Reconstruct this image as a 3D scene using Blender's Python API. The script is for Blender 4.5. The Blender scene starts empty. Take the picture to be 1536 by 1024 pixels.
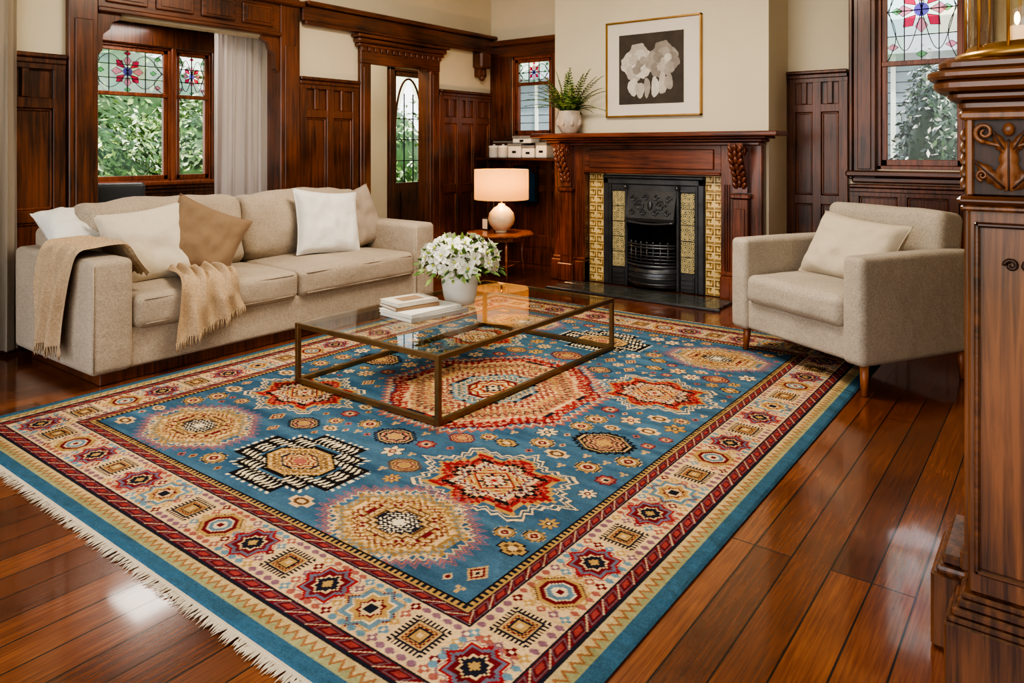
import bpy, bmesh, math, random
import numpy as np
from mathutils import Matrix, Vector, noise as mnoise
random.seed(7)
rng = np.random.default_rng(5)
pi = math.pi
scene = bpy.context.scene

def L(r, g, b, a=1.0):
    def f(c):
        c /= 255.0
        return c/12.92 if c <= 0.04045 else ((c+0.055)/1.055)**2.4
    return (f(r), f(g), f(b), a)

# ------------------------------------------------------------------ materials
def newmat(name):
    m = bpy.data.materials.new(name)
    m.use_nodes = True
    nt = m.node_tree
    nt.nodes.clear()
    out = nt.nodes.new('ShaderNodeOutputMaterial')
    return m, nt, out

def N(nt, t, **kw):
    n = nt.nodes.new(t)
    for k, v in kw.items():
        if k in n.inputs.keys():
            n.inputs[k].default_value = v
        else:
            setattr(n, k, v)
    return n

def simple(name, col, rough=0.5, metal=0.0, var=0.12, scale=8.0, bump=0.0, bscale=60.0, coat=0.0,
           emit=None, estr=0.0, sheen=0.0, stretch=(1, 1, 1), spec=0.5):
    m, nt, out = newmat(name)
    tc = N(nt, 'ShaderNodeTexCoord')
    mp = N(nt, 'ShaderNodeMapping')
    mp.inputs['Scale'].default_value = stretch
    nt.links.new(tc.outputs['Object'], mp.inputs[0])
    nz = N(nt, 'ShaderNodeTexNoise', Scale=scale, Detail=5.0, Roughness=0.6)
    nt.links.new(mp.outputs[0], nz.inputs['Vector'])
    rp = N(nt, 'ShaderNodeValToRGB')
    rp.color_ramp.elements[0].position = 0.3
    rp.color_ramp.elements[1].position = 0.7
    c = col
    rp.color_ramp.elements[0].color = (c[0]*(1-var), c[1]*(1-var), c[2]*(1-var), 1)
    rp.color_ramp.elements[1].color = (min(1, c[0]*(1+var)), min(1, c[1]*(1+var)), min(1, c[2]*(1+var)), 1)
    nt.links.new(nz.outputs[0], rp.inputs[0])
    p = N(nt, 'ShaderNodeBsdfPrincipled', Roughness=rough, Metallic=metal)
    p.inputs['Coat Weight'].default_value = coat
    p.inputs['Coat Roughness'].default_value = 0.12
    p.inputs['Sheen Weight'].default_value = sheen
    p.inputs['Specular IOR Level'].default_value = spec
    nt.links.new(rp.outputs[0], p.inputs['Base Color'])
    if emit:
        p.inputs['Emission Color'].default_value = emit
        p.inputs['Emission Strength'].default_value = estr
    if bump > 0:
        n2 = N(nt, 'ShaderNodeTexNoise', Scale=bscale, Detail=3.0)
        nt.links.new(mp.outputs[0], n2.inputs['Vector'])
        b = N(nt, 'ShaderNodeBump', Strength=bump, Distance=0.004)
        nt.links.new(n2.outputs[0], b.inputs['Height'])
        nt.links.new(b.outputs[0], p.inputs['Normal'])
    nt.links.new(p.outputs[0], out.inputs[0])
    return m

def wood(name, dark, light, axis='Z', rough=0.3, coat=0.3, fine=1.0):
    m, nt, out = newmat(name)
    tc = N(nt, 'ShaderNodeTexCoord')
    mp = N(nt, 'ShaderNodeMapping')
    f = 26*fine
    s = {'Z': (f, f, 1.3), 'Y': (f, 1.3, f), 'X': (1.3, f, f)}[axis]
    mp.inputs['Scale'].default_value = s
    nt.links.new(tc.outputs['Object'], mp.inputs[0])
    nz = N(nt, 'ShaderNodeTexNoise', Scale=2.0, Detail=7.0, Roughness=0.6, Distortion=0.5)
    nt.links.new(mp.outputs[0], nz.inputs['Vector'])
    n3 = N(nt, 'ShaderNodeTexNoise', Scale=2.2, Detail=3.0)
    nt.links.new(tc.outputs['Object'], n3.inputs['Vector'])
    ad = N(nt, 'ShaderNodeMath', operation='MULTIPLY_ADD')
    nt.links.new(n3.outputs[0], ad.inputs[0])
    ad.inputs[1].default_value = 0.8
    nt.links.new(nz.outputs[0], ad.inputs[2])
    rp = N(nt, 'ShaderNodeValToRGB')
    rp.color_ramp.elements[0].position = 0.65
    rp.color_ramp.elements[1].position = 1.0
    rp.color_ramp.elements[0].color = dark
    rp.color_ramp.elements[1].color = light
    mlt = N(nt, 'ShaderNodeMath', operation='MULTIPLY'); mlt.inputs[1].default_value = 0.92
    nt.links.new(ad.outputs[0], mlt.inputs[0])
    nt.links.new(mlt.outputs[0], rp.inputs[0])
    p = N(nt, 'ShaderNodeBsdfPrincipled', Roughness=rough)
    p.inputs['Coat Weight'].default_value = coat
    p.inputs['Coat Roughness'].default_value = 0.18
    nt.links.new(rp.outputs[0], p.inputs['Base Color'])
    b = N(nt, 'ShaderNodeBump', Strength=0.12, Distance=0.001)
    nt.links.new(nz.outputs[0], b.inputs['Height'])
    nt.links.new(b.outputs[0], p.inputs['Normal'])
    nt.links.new(p.outputs[0], out.inputs[0])
    return m

def fabric(name, col, weave=260.0, var=0.2, bump=0.5):
    m, nt, out = newmat(name)
    tc = N(nt, 'ShaderNodeTexCoord')
    nz = N(nt, 'ShaderNodeTexNoise', Scale=weave, Detail=2.0, Roughness=0.7)
    n2 = N(nt, 'ShaderNodeTexNoise', Scale=3.0, Detail=3.0)
    for n in (nz, n2):
        nt.links.new(tc.outputs['Object'], n.inputs['Vector'])
    ad = N(nt, 'ShaderNodeMath', operation='MULTIPLY_ADD')
    nt.links.new(n2.outputs[0], ad.inputs[0])
    ad.inputs[1].default_value = 0.35
    nt.links.new(nz.outputs[0], ad.inputs[2])
    rp = N(nt, 'ShaderNodeValToRGB')
    rp.color_ramp.elements[0].position = 0.45
    rp.color_ramp.elements[1].position = 0.9
    rp.color_ramp.elements[0].color = tuple(c*(1-var) for c in col[:3])+(1,)
    rp.color_ramp.elements[1].color = tuple(min(1, c*(1+var)) for c in col[:3])+(1,)
    nt.links.new(ad.outputs[0], rp.inputs[0])
    p = N(nt, 'ShaderNodeBsdfPrincipled', Roughness=0.95)
    p.inputs['Sheen Weight'].default_value = 0.1
    p.inputs['Specular IOR Level'].default_value = 0.12
    nt.links.new(rp.outputs[0], p.inputs['Base Color'])
    b = N(nt, 'ShaderNodeBump', Strength=bump, Distance=0.002)
    nt.links.new(nz.outputs[0], b.inputs['Height'])
    n5 = N(nt, 'ShaderNodeTexNoise', Scale=9.0, Detail=2.0)
    nt.links.new(tc.outputs['Object'], n5.inputs['Vector'])
    b2 = N(nt, 'ShaderNodeBump', Strength=0.4, Distance=0.03)
    nt.links.new(n5.outputs[0], b2.inputs['Height'])
    nt.links.new(b2.outputs[0], b.inputs['Normal'])
    nt.links.new(b.outputs[0], p.inputs['Normal'])
    nt.links.new(p.outputs[0], out.inputs[0])
    return m

def glassmat(name, tint=(1, 1, 1, 1), translucent=0.0, rough=0.0, gl=1.0):
    m, nt, out = newmat(name)
    tr = N(nt, 'ShaderNodeBsdfTransparent')
    tr.inputs[0].default_value = tint
    last = tr
    if translucent > 0:
        tl = N(nt, 'ShaderNodeBsdfTranslucent')
        tl.inputs[0].default_value = tint
        mx = N(nt, 'ShaderNodeMixShader')
        mx.inputs[0].default_value = translucent
        nt.links.new(tr.outputs[0], mx.inputs[1])
        nt.links.new(tl.outputs[0], mx.inputs[2])
        last = mx
    g = N(nt, 'ShaderNodeBsdfGlossy', Roughness=rough)
    g.inputs[0].default_value = (1, 1, 1, 1)
    lw = N(nt, 'ShaderNodeLayerWeight', Blend=0.5)
    pw = N(nt, 'ShaderNodeMath', operation='POWER'); pw.inputs[1].default_value = 5.0
    nt.links.new(lw.outputs['Facing'], pw.inputs[0])
    mu = N(nt, 'ShaderNodeMath', operation='MULTIPLY_ADD')
    nt.links.new(pw.outputs[0], mu.inputs[0])
    mu.inputs[1].default_value = 0.9*gl; mu.inputs[2].default_value = 0.05*gl
    mx2 = N(nt, 'ShaderNodeMixShader')
    nt.links.new(mu.outputs[0], mx2.inputs[0])
    nt.links.new(last.outputs[0], mx2.inputs[1])
    nt.links.new(g.outputs[0], mx2.inputs[2])
    nt.links.new(mx2.outputs[0], out.inputs[0])
    return m

WD, WL_ = L(52, 26, 15), L(118, 66, 38)
M_wood = wood('mahogany_vertical', WD, WL_, 'Z', 0.32, 0.35)
M_woodY = wood('mahogany_along_y', WD, WL_, 'Y', 0.32, 0.35)
M_woodX = wood('mahogany_along_x', WD, WL_, 'X', 0.32, 0.35)
M_mant = wood('mahogany_red', L(66, 31, 21), L(128, 68, 45), 'X', 0.26, 0.5)
M_mantV = wood('mahogany_red_v', L(62, 29, 19), L(130, 70, 46), 'Z', 0.26, 0.5)
M_oak = wood('carved_oak', L(66, 37, 20), L(138, 86, 50), 'Z', 0.34, 0.35)
M_oakShade = wood('carved_oak_shaded', L(34, 18, 10), L(72, 41, 23), 'Z', 0.5, 0.1)  # darker copy of the oak: shade of the carving put into the colour
M_oakD = wood('carved_oak_shelf', L(56, 30, 17), L(116, 70, 41), 'X', 0.3, 0.45)
M_sash = wood('window_sash_wood', L(90, 43, 25), L(150, 84, 52), 'Z', 0.35, 0.3)
M_bead = wood('panel_bead_wood', L(64, 34, 20), L(136, 78, 46), 'Z', 0.35, 0.3)
M_plaster = simple('cream_plaster', L(218, 207, 184), 0.85, var=0.03, scale=2.0, bump=0.08, bscale=40)
M_ceil = simple('ceiling_plaster', L(236, 232, 222), 0.9, var=0.02)
M_sofa = fabric('greige_linen', L(172, 157, 140), 150, 0.26)
M_chair = fabric('grey_linen', L(170, 159, 145), 150, 0.26)
M_cream = fabric('cream_linen', L(210, 198, 180), 300, 0.1)
M_white = fabric('white_linen', L(222, 219, 213), 300, 0.08)
M_tan = fabric('tan_velvet', L(138, 114, 91), 300, 0.15)
M_beige = fabric('beige_linen', L(194, 181, 162), 300, 0.12)
M_grei = fabric('taupe_linen', L(168, 153, 139), 300, 0.15)
M_throw = fabric('knit_throw', L(182, 157, 128), 120, 0.25, 0.9)
M_brass = simple('brushed_brass', L(138, 112, 80), 0.34, 0.9, var=0.1, scale=20)
M_gold = simple('gold_frame', L(190, 150, 95), 0.3, 0.9)
M_iron = simple('cast_iron', L(88, 90, 94), 0.32, 0.7, var=0.25, bump=0.3, bscale=80)
M_soot = simple('soot_brick', L(38, 35, 32), 0.95, var=0.3, scale=20, bump=0.4)
M_slate = simple('slate_hearth', L(70, 74, 70), 0.22, 0.0, var=0.5, scale=14, coat=0.4)
M_tile = simple('cream_glazed_tile', L(220, 194, 138), 0.18, var=0.16, scale=9, coat=0.5)
M_tileD = simple('tile_relief', L(164, 128, 72), 0.2, var=0.2, scale=20, coat=0.5)
M_cer = simple('white_ceramic', L(222, 218, 210), 0.22, var=0.03, coat=0.3)
M_lampb = simple('cream_ceramic', L(210, 192, 162), 0.4, var=0.1, scale=14, bump=0.4, bscale=30)
M_pot = simple('blush_pot', L(196, 180, 166), 0.6, var=0.16, scale=14, bump=0.8, bscale=28)
M_legw = wood('chair_leg_wood', L(116, 60, 28), L(176, 106, 58), 'Z', 0.35, 0.2)
M_dark = simple('black_leather', L(56, 60, 66), 0.4, var=0.1)
M_blk = simple('black_plastic', L(24, 24, 26), 0.35)
M_greyp = simple('grey_plastic', L(120, 122, 126), 0.35)
M_tablew = wood('side_table_wood', L(96, 50, 28), L(168, 100, 60), 'X', 0.25, 0.4)
M_petal = simple('white_petal', L(236, 234, 220), 0.6, var=0.06)
M_yel = simple('flower_centre', L(190, 200, 90), 0.6)
M_leaf1 = simple('leaf_green', L(86, 118, 54), 0.5, var=0.3, scale=12)
M_leaf2 = simple('leaf_dark', L(54, 84, 42), 0.5, var=0.3, scale=12)
M_leaf3 = simple('leaf_bright', L(142, 166, 92), 0.55, var=0.25, scale=12)
M_leafp = simple('leaf_pale', L(196, 206, 170), 0.55, var=0.2, scale=12)
M_leafg = simple('camellia_leaf', L(42, 64, 46), 0.3, var=0.3, scale=12)
M_bark = simple('bark', L(80, 60, 44), 0.9, bump=0.5)
M_glass = glassmat('window_glass', (0.97, 0.99, 0.98, 1), gl=0.6)
M_tglass = glassmat('table_glass', (0.86, 0.92, 0.90, 1), gl=0.62)
M_hglass = glassmat('lantern_glass', (0.93, 0.90, 0.84, 1), gl=1.2)
def stained(n, c, t=0.3): return glassmat(n, c, translucent=t, rough=0.15, gl=0.5)
SG = [stained('leadlight_pale_green', (0.74, 0.90, 0.72, 1)), stained('leadlight_opal', (0.93, 0.94, 0.90, 1)),
      stained('leadlight_straw', (0.94, 0.90, 0.66, 1)), stained('leadlight_aqua', (0.72, 0.88, 0.86, 1)), stained('leadlight_clear', (0.92, 0.94, 0.92, 1))]
SGr = stained('leadlight_ruby', (0.80, 0.04, 0.12, 1))
SGp = stained('leadlight_pink', (0.90, 0.30, 0.42, 1))
SGb = stained('leadlight_blue', (0.15, 0.10, 0.45, 1))
SGg = stained('leadlight_green', (0.25, 0.60, 0.25, 1))
M_lead = simple('lead_came', L(36, 38, 40), 0.5, 0.4)

def sheer(name, col, op):
    m, nt, out = newmat(name)
    tc = N(nt, 'ShaderNodeTexCoord')
    nz = N(nt, 'ShaderNodeTexNoise', Scale=3.0, Detail=3.0)
    nt.links.new(tc.outputs['Object'], nz.inputs['Vector'])
    rp = N(nt, 'ShaderNodeValToRGB')
    rp.color_ramp.elements[0].color = tuple(c*0.93 for c in col[:3])+(1,)
    rp.color_ramp.elements[1].color = col
    nt.links.new(nz.outputs[0], rp.inputs[0])
    d = N(nt, 'ShaderNodeBsdfDiffuse'); t = N(nt, 'ShaderNodeBsdfTranslucent'); tr = N(nt, 'ShaderNodeBsdfTransparent')
    nt.links.new(rp.outputs[0], d.inputs[0]); nt.links.new(rp.outputs[0], t.inputs[0])
    a = N(nt, 'ShaderNodeMixShader'); a.inputs[0].default_value = 0.5
    nt.links.new(d.outputs[0], a.inputs[1]); nt.links.new(t.outputs[0], a.inputs[2])
    b = N(nt, 'ShaderNodeMixShader'); b.inputs[0].default_value = op
    nt.links.new(tr.outputs[0], b.inputs[1]); nt.links.new(a.outputs[0], b.inputs[2])
    nt.links.new(b.outputs[0], out.inputs[0])
    return m
M_sheer = sheer('sheer_curtain', L(218, 209, 206), 0.86)
M_drape = sheer('linen_drape', L(204, 193, 178), 1.0)

def shade_mat():
    m, nt, out = newmat('lamp_shade_linen')
    tc = N(nt, 'ShaderNodeTexCoord')
    nz = N(nt, 'ShaderNodeTexNoise', Scale=90.0, Detail=2.0)
    nt.links.new(tc.outputs['Object'], nz.inputs['Vector'])
    rp = N(nt, 'ShaderNodeValToRGB')
    rp.color_ramp.elements[0].color = L(206, 174, 124)
    rp.color_ramp.elements[1].color = L(226, 198, 150)
    nt.links.new(nz.outputs[0], rp.inputs[0])
    d = N(nt, 'ShaderNodeBsdfDiffuse'); t = N(nt, 'ShaderNodeBsdfTranslucent')
    nt.links.new(rp.outputs[0], d.inputs[0]); nt.links.new(rp.outputs[0], t.inputs[0])
    a = N(nt, 'ShaderNodeMixShader'); a.inputs[0].default_value = 0.5
    nt.links.new(d.outputs[0], a.inputs[1]); nt.links.new(t.outputs[0], a.inputs[2])
    e = N(nt, 'ShaderNodeEmission'); e.inputs[0].default_value = (1.0, 0.58, 0.22, 1); e.inputs[1].default_value = 0.32
    ad = N(nt, 'ShaderNodeAddShader')
    nt.links.new(a.outputs[0], ad.inputs[0]); nt.links.new(e.outputs[0], ad.inputs[1])
    nt.links.new(ad.outputs[0], out.inputs[0])
    return m
M_shade = shade_mat()

def floor_mat():
    m, nt, out = newmat('polished_floorboards')
    tc = N(nt, 'ShaderNodeTexCoord')
    sp = N(nt, 'ShaderNodeSeparateXYZ'); nt.links.new(tc.outputs['Object'], sp.inputs[0])
    cb = N(nt, 'ShaderNodeCombineXYZ')
    nt.links.new(sp.outputs['Y'], cb.inputs['X']); nt.links.new(sp.outputs['X'], cb.inputs['Y'])
    br = N(nt, 'ShaderNodeTexBrick')
    br.offset = 0.37; br.offset_frequency = 3; br.squash = 1.0
    br.inputs['Scale'].default_value = 1.0
    br.inputs['Brick Width'].default_value = 2.3
    br.inputs['Row Height'].default_value = 0.112
    br.inputs['Mortar Size'].default_value = 0.0026
    br.inputs['Mortar Smooth'].default_value = 0.2
    br.inputs['Color1'].default_value = (0, 0, 0, 1)
    br.inputs['Color2'].default_value = (1, 1, 1, 1)
    br.inputs['Mortar'].default_value = (0.5, 0.5, 0.5, 1)
    nt.links.new(cb.outputs[0], br.inputs['Vector'])
    mp = N(nt, 'ShaderNodeMapping'); mp.inputs['Scale'].default_value = (60, 2.6, 40)
    nt.links.new(tc.outputs['Object'], mp.inputs[0])
    nz = N(nt, 'ShaderNodeTexNoise', Scale=2.0, Detail=7.0, Roughness=0.6, Distortion=0.4)
    nt.links.new(mp.outputs[0], nz.inputs['Vector'])
    n2 = N(nt, 'ShaderNodeTexNoise', Scale=3.0, Detail=5.0)
    nt.links.new(tc.outputs['Object'], n2.inputs['Vector'])
    m0 = N(nt, 'ShaderNodeMath', operation='MULTIPLY'); m0.inputs[1].default_value = 0.60
    nt.links.new(nz.outputs[0], m0.inputs[0])
    m1 = N(nt, 'ShaderNodeMath', operation='MULTIPLY_ADD')
    nt.links.new(br.outputs['Color'], m1.inputs[0]); m1.inputs[1].default_value = 0.22
    nt.links.new(m0.outputs[0], m1.inputs[2])
    m2 = N(nt, 'ShaderNodeMath', operation='MULTIPLY_ADD')
    nt.links.new(n2.outputs[0], m2.inputs[0]); m2.inputs[1].default_value = 0.42
    nt.links.new(m1.outputs[0], m2.inputs[2])
    rp = N(nt, 'ShaderNodeValToRGB')
    e = rp.color_ramp.elements
    e[0].position = 0.38; e[0].color = L(64, 30, 15)
    e[1].position = 0.95; e[1].color = L(160, 95, 50)
    mid = e.new(0.64); mid.color = L(110, 58, 29)
    nt.links.new(m2.outputs[0], rp.inputs[0])
    mx = N(nt, 'ShaderNodeMixRGB'); mx.inputs[2].default_value = L(16, 8, 4)
    nt.links.new(br.outputs['Fac'], mx.inputs[0]); nt.links.new(rp.outputs[0], mx.inputs[1])
    p = N(nt, 'ShaderNodeBsdfPrincipled')
    rr = N(nt, 'ShaderNodeMapRange'); rr.inputs['To Min'].default_value = 0.12; rr.inputs['To Max'].default_value = 0.34
    nt.links.new(n2.outputs[0], rr.inputs[0]); nt.links.new(rr.outputs[0], p.inputs['Roughness'])
    p.inputs['Coat Weight'].default_value = 0.65; p.inputs['Coat Roughness'].default_value = 0.07
    nt.links.new(mx.outputs[0], p.inputs['Base Color'])
    b = N(nt, 'ShaderNodeBump', Strength=0.7, Distance=0.003); b.invert = True
    nt.links.new(br.outputs['Fac'], b.inputs['Height'])
    b2 = N(nt, 'ShaderNodeBump', Strength=0.05, Distance=0.003)
    n4 = N(nt, 'ShaderNodeTexNoise', Scale=7.0, Detail=3.0)
    nt.links.new(tc.outputs['Object'], n4.inputs['Vector'])
    nt.links.new(n4.outputs[0], b2.inputs['Height']); nt.links.new(b.outputs[0], b2.inputs['Normal'])
    nt.links.new(b2.outputs[0], p.inputs['Normal']); nt.links.new(b2.outputs[0], p.inputs['Coat Normal'])
    nt.links.new(p.outputs[0], out.inputs[0])
    return m
M_floor = floor_mat()

def pattern_tile():
    m, nt, out = newmat('patterned_green_tile')
    tc = N(nt, 'ShaderNodeTexCoord')
    v = N(nt, 'ShaderNodeTexVoronoi', Scale=26.0); v.distance = 'CHEBYCHEV'
    v.inputs['Randomness'].default_value = 0.25
    nt.links.new(tc.outputs['Object'], v.inputs['Vector'])
    rp = N(nt, 'ShaderNodeValToRGB'); rp.color_ramp.interpolation = 'CONSTANT'
    e = rp.color_ramp.elements
    e[0].position = 0; e[0].color = L(54, 56, 40)
    e[1].position = 0.16; e[1].color = L(206, 192, 150)
    k = e.new(0.3); k.color = L(92, 92, 62)
    k = e.new(0.42); k.color = L(198, 180, 134)
    nt.links.new(v.outputs['Distance'], rp.inputs[0])
    p = N(nt, 'ShaderNodeBsdfPrincipled', Roughness=0.2)
    nt.links.new(rp.outputs[0], p.inputs['Base Color'])
    nt.links.new(p.outputs[0], out.inputs[0])
    return m
M_ptile = pattern_tile()

# ------------------------------------------------------------------ builder
class B:
    def __init__(s, name):
        s.name = name; s.V = []; s.F = []; s.MI = []; s.SM = []; s.mats = []
    def mi(s, mat):
        if mat not in s.mats: s.mats.append(mat)
        return s.mats.index(mat)
    def add(s, verts, faces, mat, M=None, smooth=False):
        o = len(s.V)
        if M is not None:
            verts = [M @ Vector(v) for v in verts]
        s.V.extend([tuple(v) for v in verts])
        k = s.mi(mat)
        for f in faces:
            s.F.append(tuple(i+o for i in f)); s.MI.append(k); s.SM.append(smooth)
    def addbm(s, bm, mat, M=None, smooth=False):
        bm.verts.ensure_lookup_table()
        for i, v in enumerate(bm.verts): v.index = i
        s.add([v.co.copy() for v in bm.verts], [[v.index for v in f.verts] for f in bm.faces], mat, M, smooth)
        bm.free()
    def box(s, lo, hi, mat, bev=0.0, M=None, seg=1):
        x0, y0, z0 = [min(a, b) for a, b in zip(lo, hi)]
        x1, y1, z1 = [max(a, b) for a, b in zip(lo, hi)]
        if bev <= 0:
            vs = [(x0,y0,z0),(x1,y0,z0),(x1,y1,z0),(x0,y1,z0),(x0,y0,z1),(x1,y0,z1),(x1,y1,z1),(x0,y1,z1)]
            fs = [(0,3,2,1),(4,5,6,7),(0,1,5,4),(1,2,6,5),(2,3,7,6),(3,0,4,7)]
            s.add(vs, fs, mat, M)
        else:
            bm = bmesh.new()
            bmesh.ops.create_cube(bm, size=1.0)
            for v in bm.verts:
                v.co = Vector(((x0+x1)/2+v.co.x*(x1-x0), (y0+y1)/2+v.co.y*(y1-y0), (z0+z1)/2+v.co.z*(z1-z0)))
            bmesh.ops.bevel(bm, geom=bm.edges[:], offset=min(bev, 0.45*min(x1-x0, y1-y0, z1-z0)), segments=seg, affect='EDGES', profile=0.6)
            s.addbm(bm, mat, M)
    def soft(s, lo, hi, r, mat, puff=(0, 0, 0), M=None, nmid=8, nc=4, wob=0.0, seed=0):
        c = [(a+b)/2 for a, b in zip(lo, hi)]; h = [abs(b-a)/2 for a, b in zip(lo, hi)]
        r = min([r]+h)*0.999
        lists = []
        for i in range(3):
            inn = h[i]-r
            cor = [inn + r*math.tan(pi/4*k/nc) for k in range(0, nc+1)]
            mid = [-inn + 2*inn*k/nmid for k in range(1, nmid)] if inn > 0.005 else []
            lists.append([-x for x in reversed(cor)] + mid + cor)
        n = [len(l) for l in lists]
        idx = {}; vs = []; fs = []
        def gv(i, j, k):
            key = (i, j, k)
            if key in idx: return idx[key]
            p = Vector((lists[0][i], lists[1][j], lists[2][k]))
            q = Vector([max(-(h[a]-r), min(h[a]-r, p[a])) for a in range(3)])
            d = p-q
            if d.length > 1e-9: d = d.normalized()*r
            p = q+d
            t = [max(0, 1-(p[a]/h[a])**2) for a in range(3)]
            o = Vector((puff[0]*t[1]*t[2]*(1 if p.x > 0 else -1)*(abs(p.x)/h[0])**2,
                        puff[1]*t[0]*t[2]*(1 if p.y > 0 else -1)*(abs(p.y)/h[1])**2,
                        puff[2]*t[0]*t[1]*(1 if p.z > 0 else -1)*(abs(p.z)/h[2])**2))
            p = p+o
            if wob > 0:
                nn = mnoise.noise_vector(p*5.0+Vector((seed*3.1, seed, 0)))
                p = p + nn*wob
            idx[key] = len(vs); vs.append(Vector(c)+p)
            return idx[key]
        for ax in range(3):
            a, b = [(1, 2), (2, 0), (0, 1)][ax]
            for side in (0, n[ax]-1):
                for i in range(n[a]-1):
                    for j in range(n[b]-1):
                        q = []
                        for (di, dj) in ((0,0),(1,0),(1,1),(0,1)):
                            t = [0, 0, 0]; t[ax] = side; t[a] = i+di; t[b] = j+dj
                            q.append(gv(*t))
                        if side == 0: q.reverse()
                        fs.append(q)
        s.add(vs, fs, mat, M, True)
    def lathe(s, prof, center, mat, segs=32, M=None, smooth=True, squash=(1, 1)):
        vs = []; fs = []
        n = len(prof)
        for (r, z) in prof:
            for k in range(segs):
                a = 2*pi*k/segs
                vs.append((center[0]+r*math.cos(a)*squash[0], center[1]+r*math.sin(a)*squash[1], center[2]+z))
        for i in range(n-1):
            for k in range(segs):
                k2 = (k+1) % segs
                fs.append((i*segs+k, i*segs+k2, (i+1)*segs+k2, (i+1)*segs+k))
        s.add(vs, fs, mat, M, smooth)
    def ball(s, c, rad, mat, M=None, seg=12, rings=8):
        bm = bmesh.new()
        bmesh.ops.create_uvsphere(bm, u_segments=seg, v_segments=rings, radius=1.0)
        if isinstance(rad, (int, float)): rad = (rad,)*3
        for v in bm.verts: v.co = Vector((c[0]+v.co.x*rad[0], c[1]+v.co.y*rad[1], c[2]+v.co.z*rad[2]))
        s.addbm(bm, mat, M, True)
    def blob(s, c, rad, R, mat, seg=10, rings=6, M=None):
        bm = bmesh.new()
        bmesh.ops.create_uvsphere(bm, u_segments=seg, v_segments=rings, radius=1.0)
        T = Matrix.Translation(Vector(c)) @ R.to_4x4()
        for v in bm.verts: v.co = T @ Vector((v.co.x*rad[0], v.co.y*rad[1], v.co.z*rad[2]))
        s.addbm(bm, mat, M, True)
    def tube(s, pts, r, mat, seg=8, M=None, caps=True):
        pts = [Vector(p) for p in pts]
        vs = []; fs = []
        n = len(pts)
        up = Vector((0.123, 0.3, 1)).normalized()
        for i, p in enumerate(pts):
            t = (pts[min(i+1, n-1)]-pts[max(i-1, 0)]).normalized()
            a = t.cross(up)
            if a.length < 0.05: a = t.cross(Vector((1, 0, 0)))
            a.normalize(); b = t.cross(a)
            rr = r[i] if isinstance(r, (list, tuple)) else r
            for k in range(seg):
                an = 2*pi*k/seg
                vs.append(p+(a*math.cos(an)+b*math.sin(an))*rr)
        for i in range(n-1):
            for k in range(seg):
                k2 = (k+1) % seg
                fs.append((i*seg+k, i*seg+k2, (i+1)*seg+k2, (i+1)*seg+k))
        if caps:
            fs.append(tuple(range(seg))[::-1]); fs.append(tuple((n-1)*seg+k for k in range(seg)))
        s.add(vs, fs, mat, M, True)
    def surf(s, fn, nu, nv, mat, M=None, smooth=True):
        vs = [fn(i/nu, j/nv) for i in range(nu+1) for j in range(nv+1)]
        fs = [(i*(nv+1)+j, (i+1)*(nv+1)+j, (i+1)*(nv+1)+j+1, i*(nv+1)+j+1) for i in range(nu) for j in range(nv)]
        s.add(vs, fs, mat, M, smooth)
    def prism(s, poly, x0, x1, mat, M=None, smooth=False):
        n = len(poly)
        vs = [(x0, y, z) for y, z in poly]+[(x1, y, z) for y, z in poly]
        fs = [tuple(range(n))[::-1], tuple(range(n, 2*n))]
        for i in range(n):
            j = (i+1) % n
            fs.append((i, j, j+n, i+n))
        s.add(vs, fs, mat, M, smooth)
    def pillow(s, w, hgt, th, mat, M, seed=0, n=30):
        rnd = random.Random(seed)
        ph = rnd.random()*10
        for sg in (-1, 1):
            def fn(u, v, sg=sg):
                a = u*2-1; b = v*2-1
                e = max(0, (1-a**4))*max(0, (1-b**4))
                t = th*0.5*e**0.55
                pin = 1-0.10*(1-abs(a)**2)*(abs(b)**3)
                pin2 = 1-0.10*(1-abs(b)**2)*(abs(a)**3)
                wr = 0.020*mnoise.noise(Vector((a*2.0+ph, b*2.0, sg)))+0.012*mnoise.noise(Vector((a*5+ph, b*3, sg)))
                cr = 0.008*math.sin(14*(abs(a)-abs(b))+ph)*max(0, abs(a*b)-0.15)
                return (a*w/2*pin2, sg*(t+(wr+cr)*e), b*hgt/2*pin)
            s.surf(fn, n, n, mat, M)
        pts = []
        for k in range(81):
            q = k/80*4; sd = int(q) % 4; f = (q-int(q))*2-1
            a, b = [(f, -1), (1, f), (-f, 1), (-1, -f)][sd]
            pin = 1-0.10*(1-abs(a)**2)*(abs(b)**3); pin2 = 1-0.10*(1-abs(b)**2)*(abs(a)**3)
            pts.append((a*w/2*pin2, 0, b*hgt/2*pin))
        s.tube(pts, 0.004, mat, 6, M, caps=False)
    def make(s, fixn=False):
        me = bpy.data.meshes.new(s.name+'_mesh')
        me.from_pydata(s.V, [], s.F)
        for m in s.mats: me.materials.append(m)
        me.polygons.foreach_set('material_index', s.MI)
        me.polygons.foreach_set('use_smooth', s.SM)
        me.validate(); me.update()
        ob = bpy.data.objects.new(s.name, me)
        cs = np.array(s.V); mn = cs.min(0); mx = cs.max(0)
        o = Vector(((mn[0]+mx[0])/2, (mn[1]+mx[1])/2, mn[2]))
        if s.name not in ('floor',):
            me.transform(Matrix.Translation(-o)); ob.location = o
        bpy.context.collection.objects.link(ob)
        return ob

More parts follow.
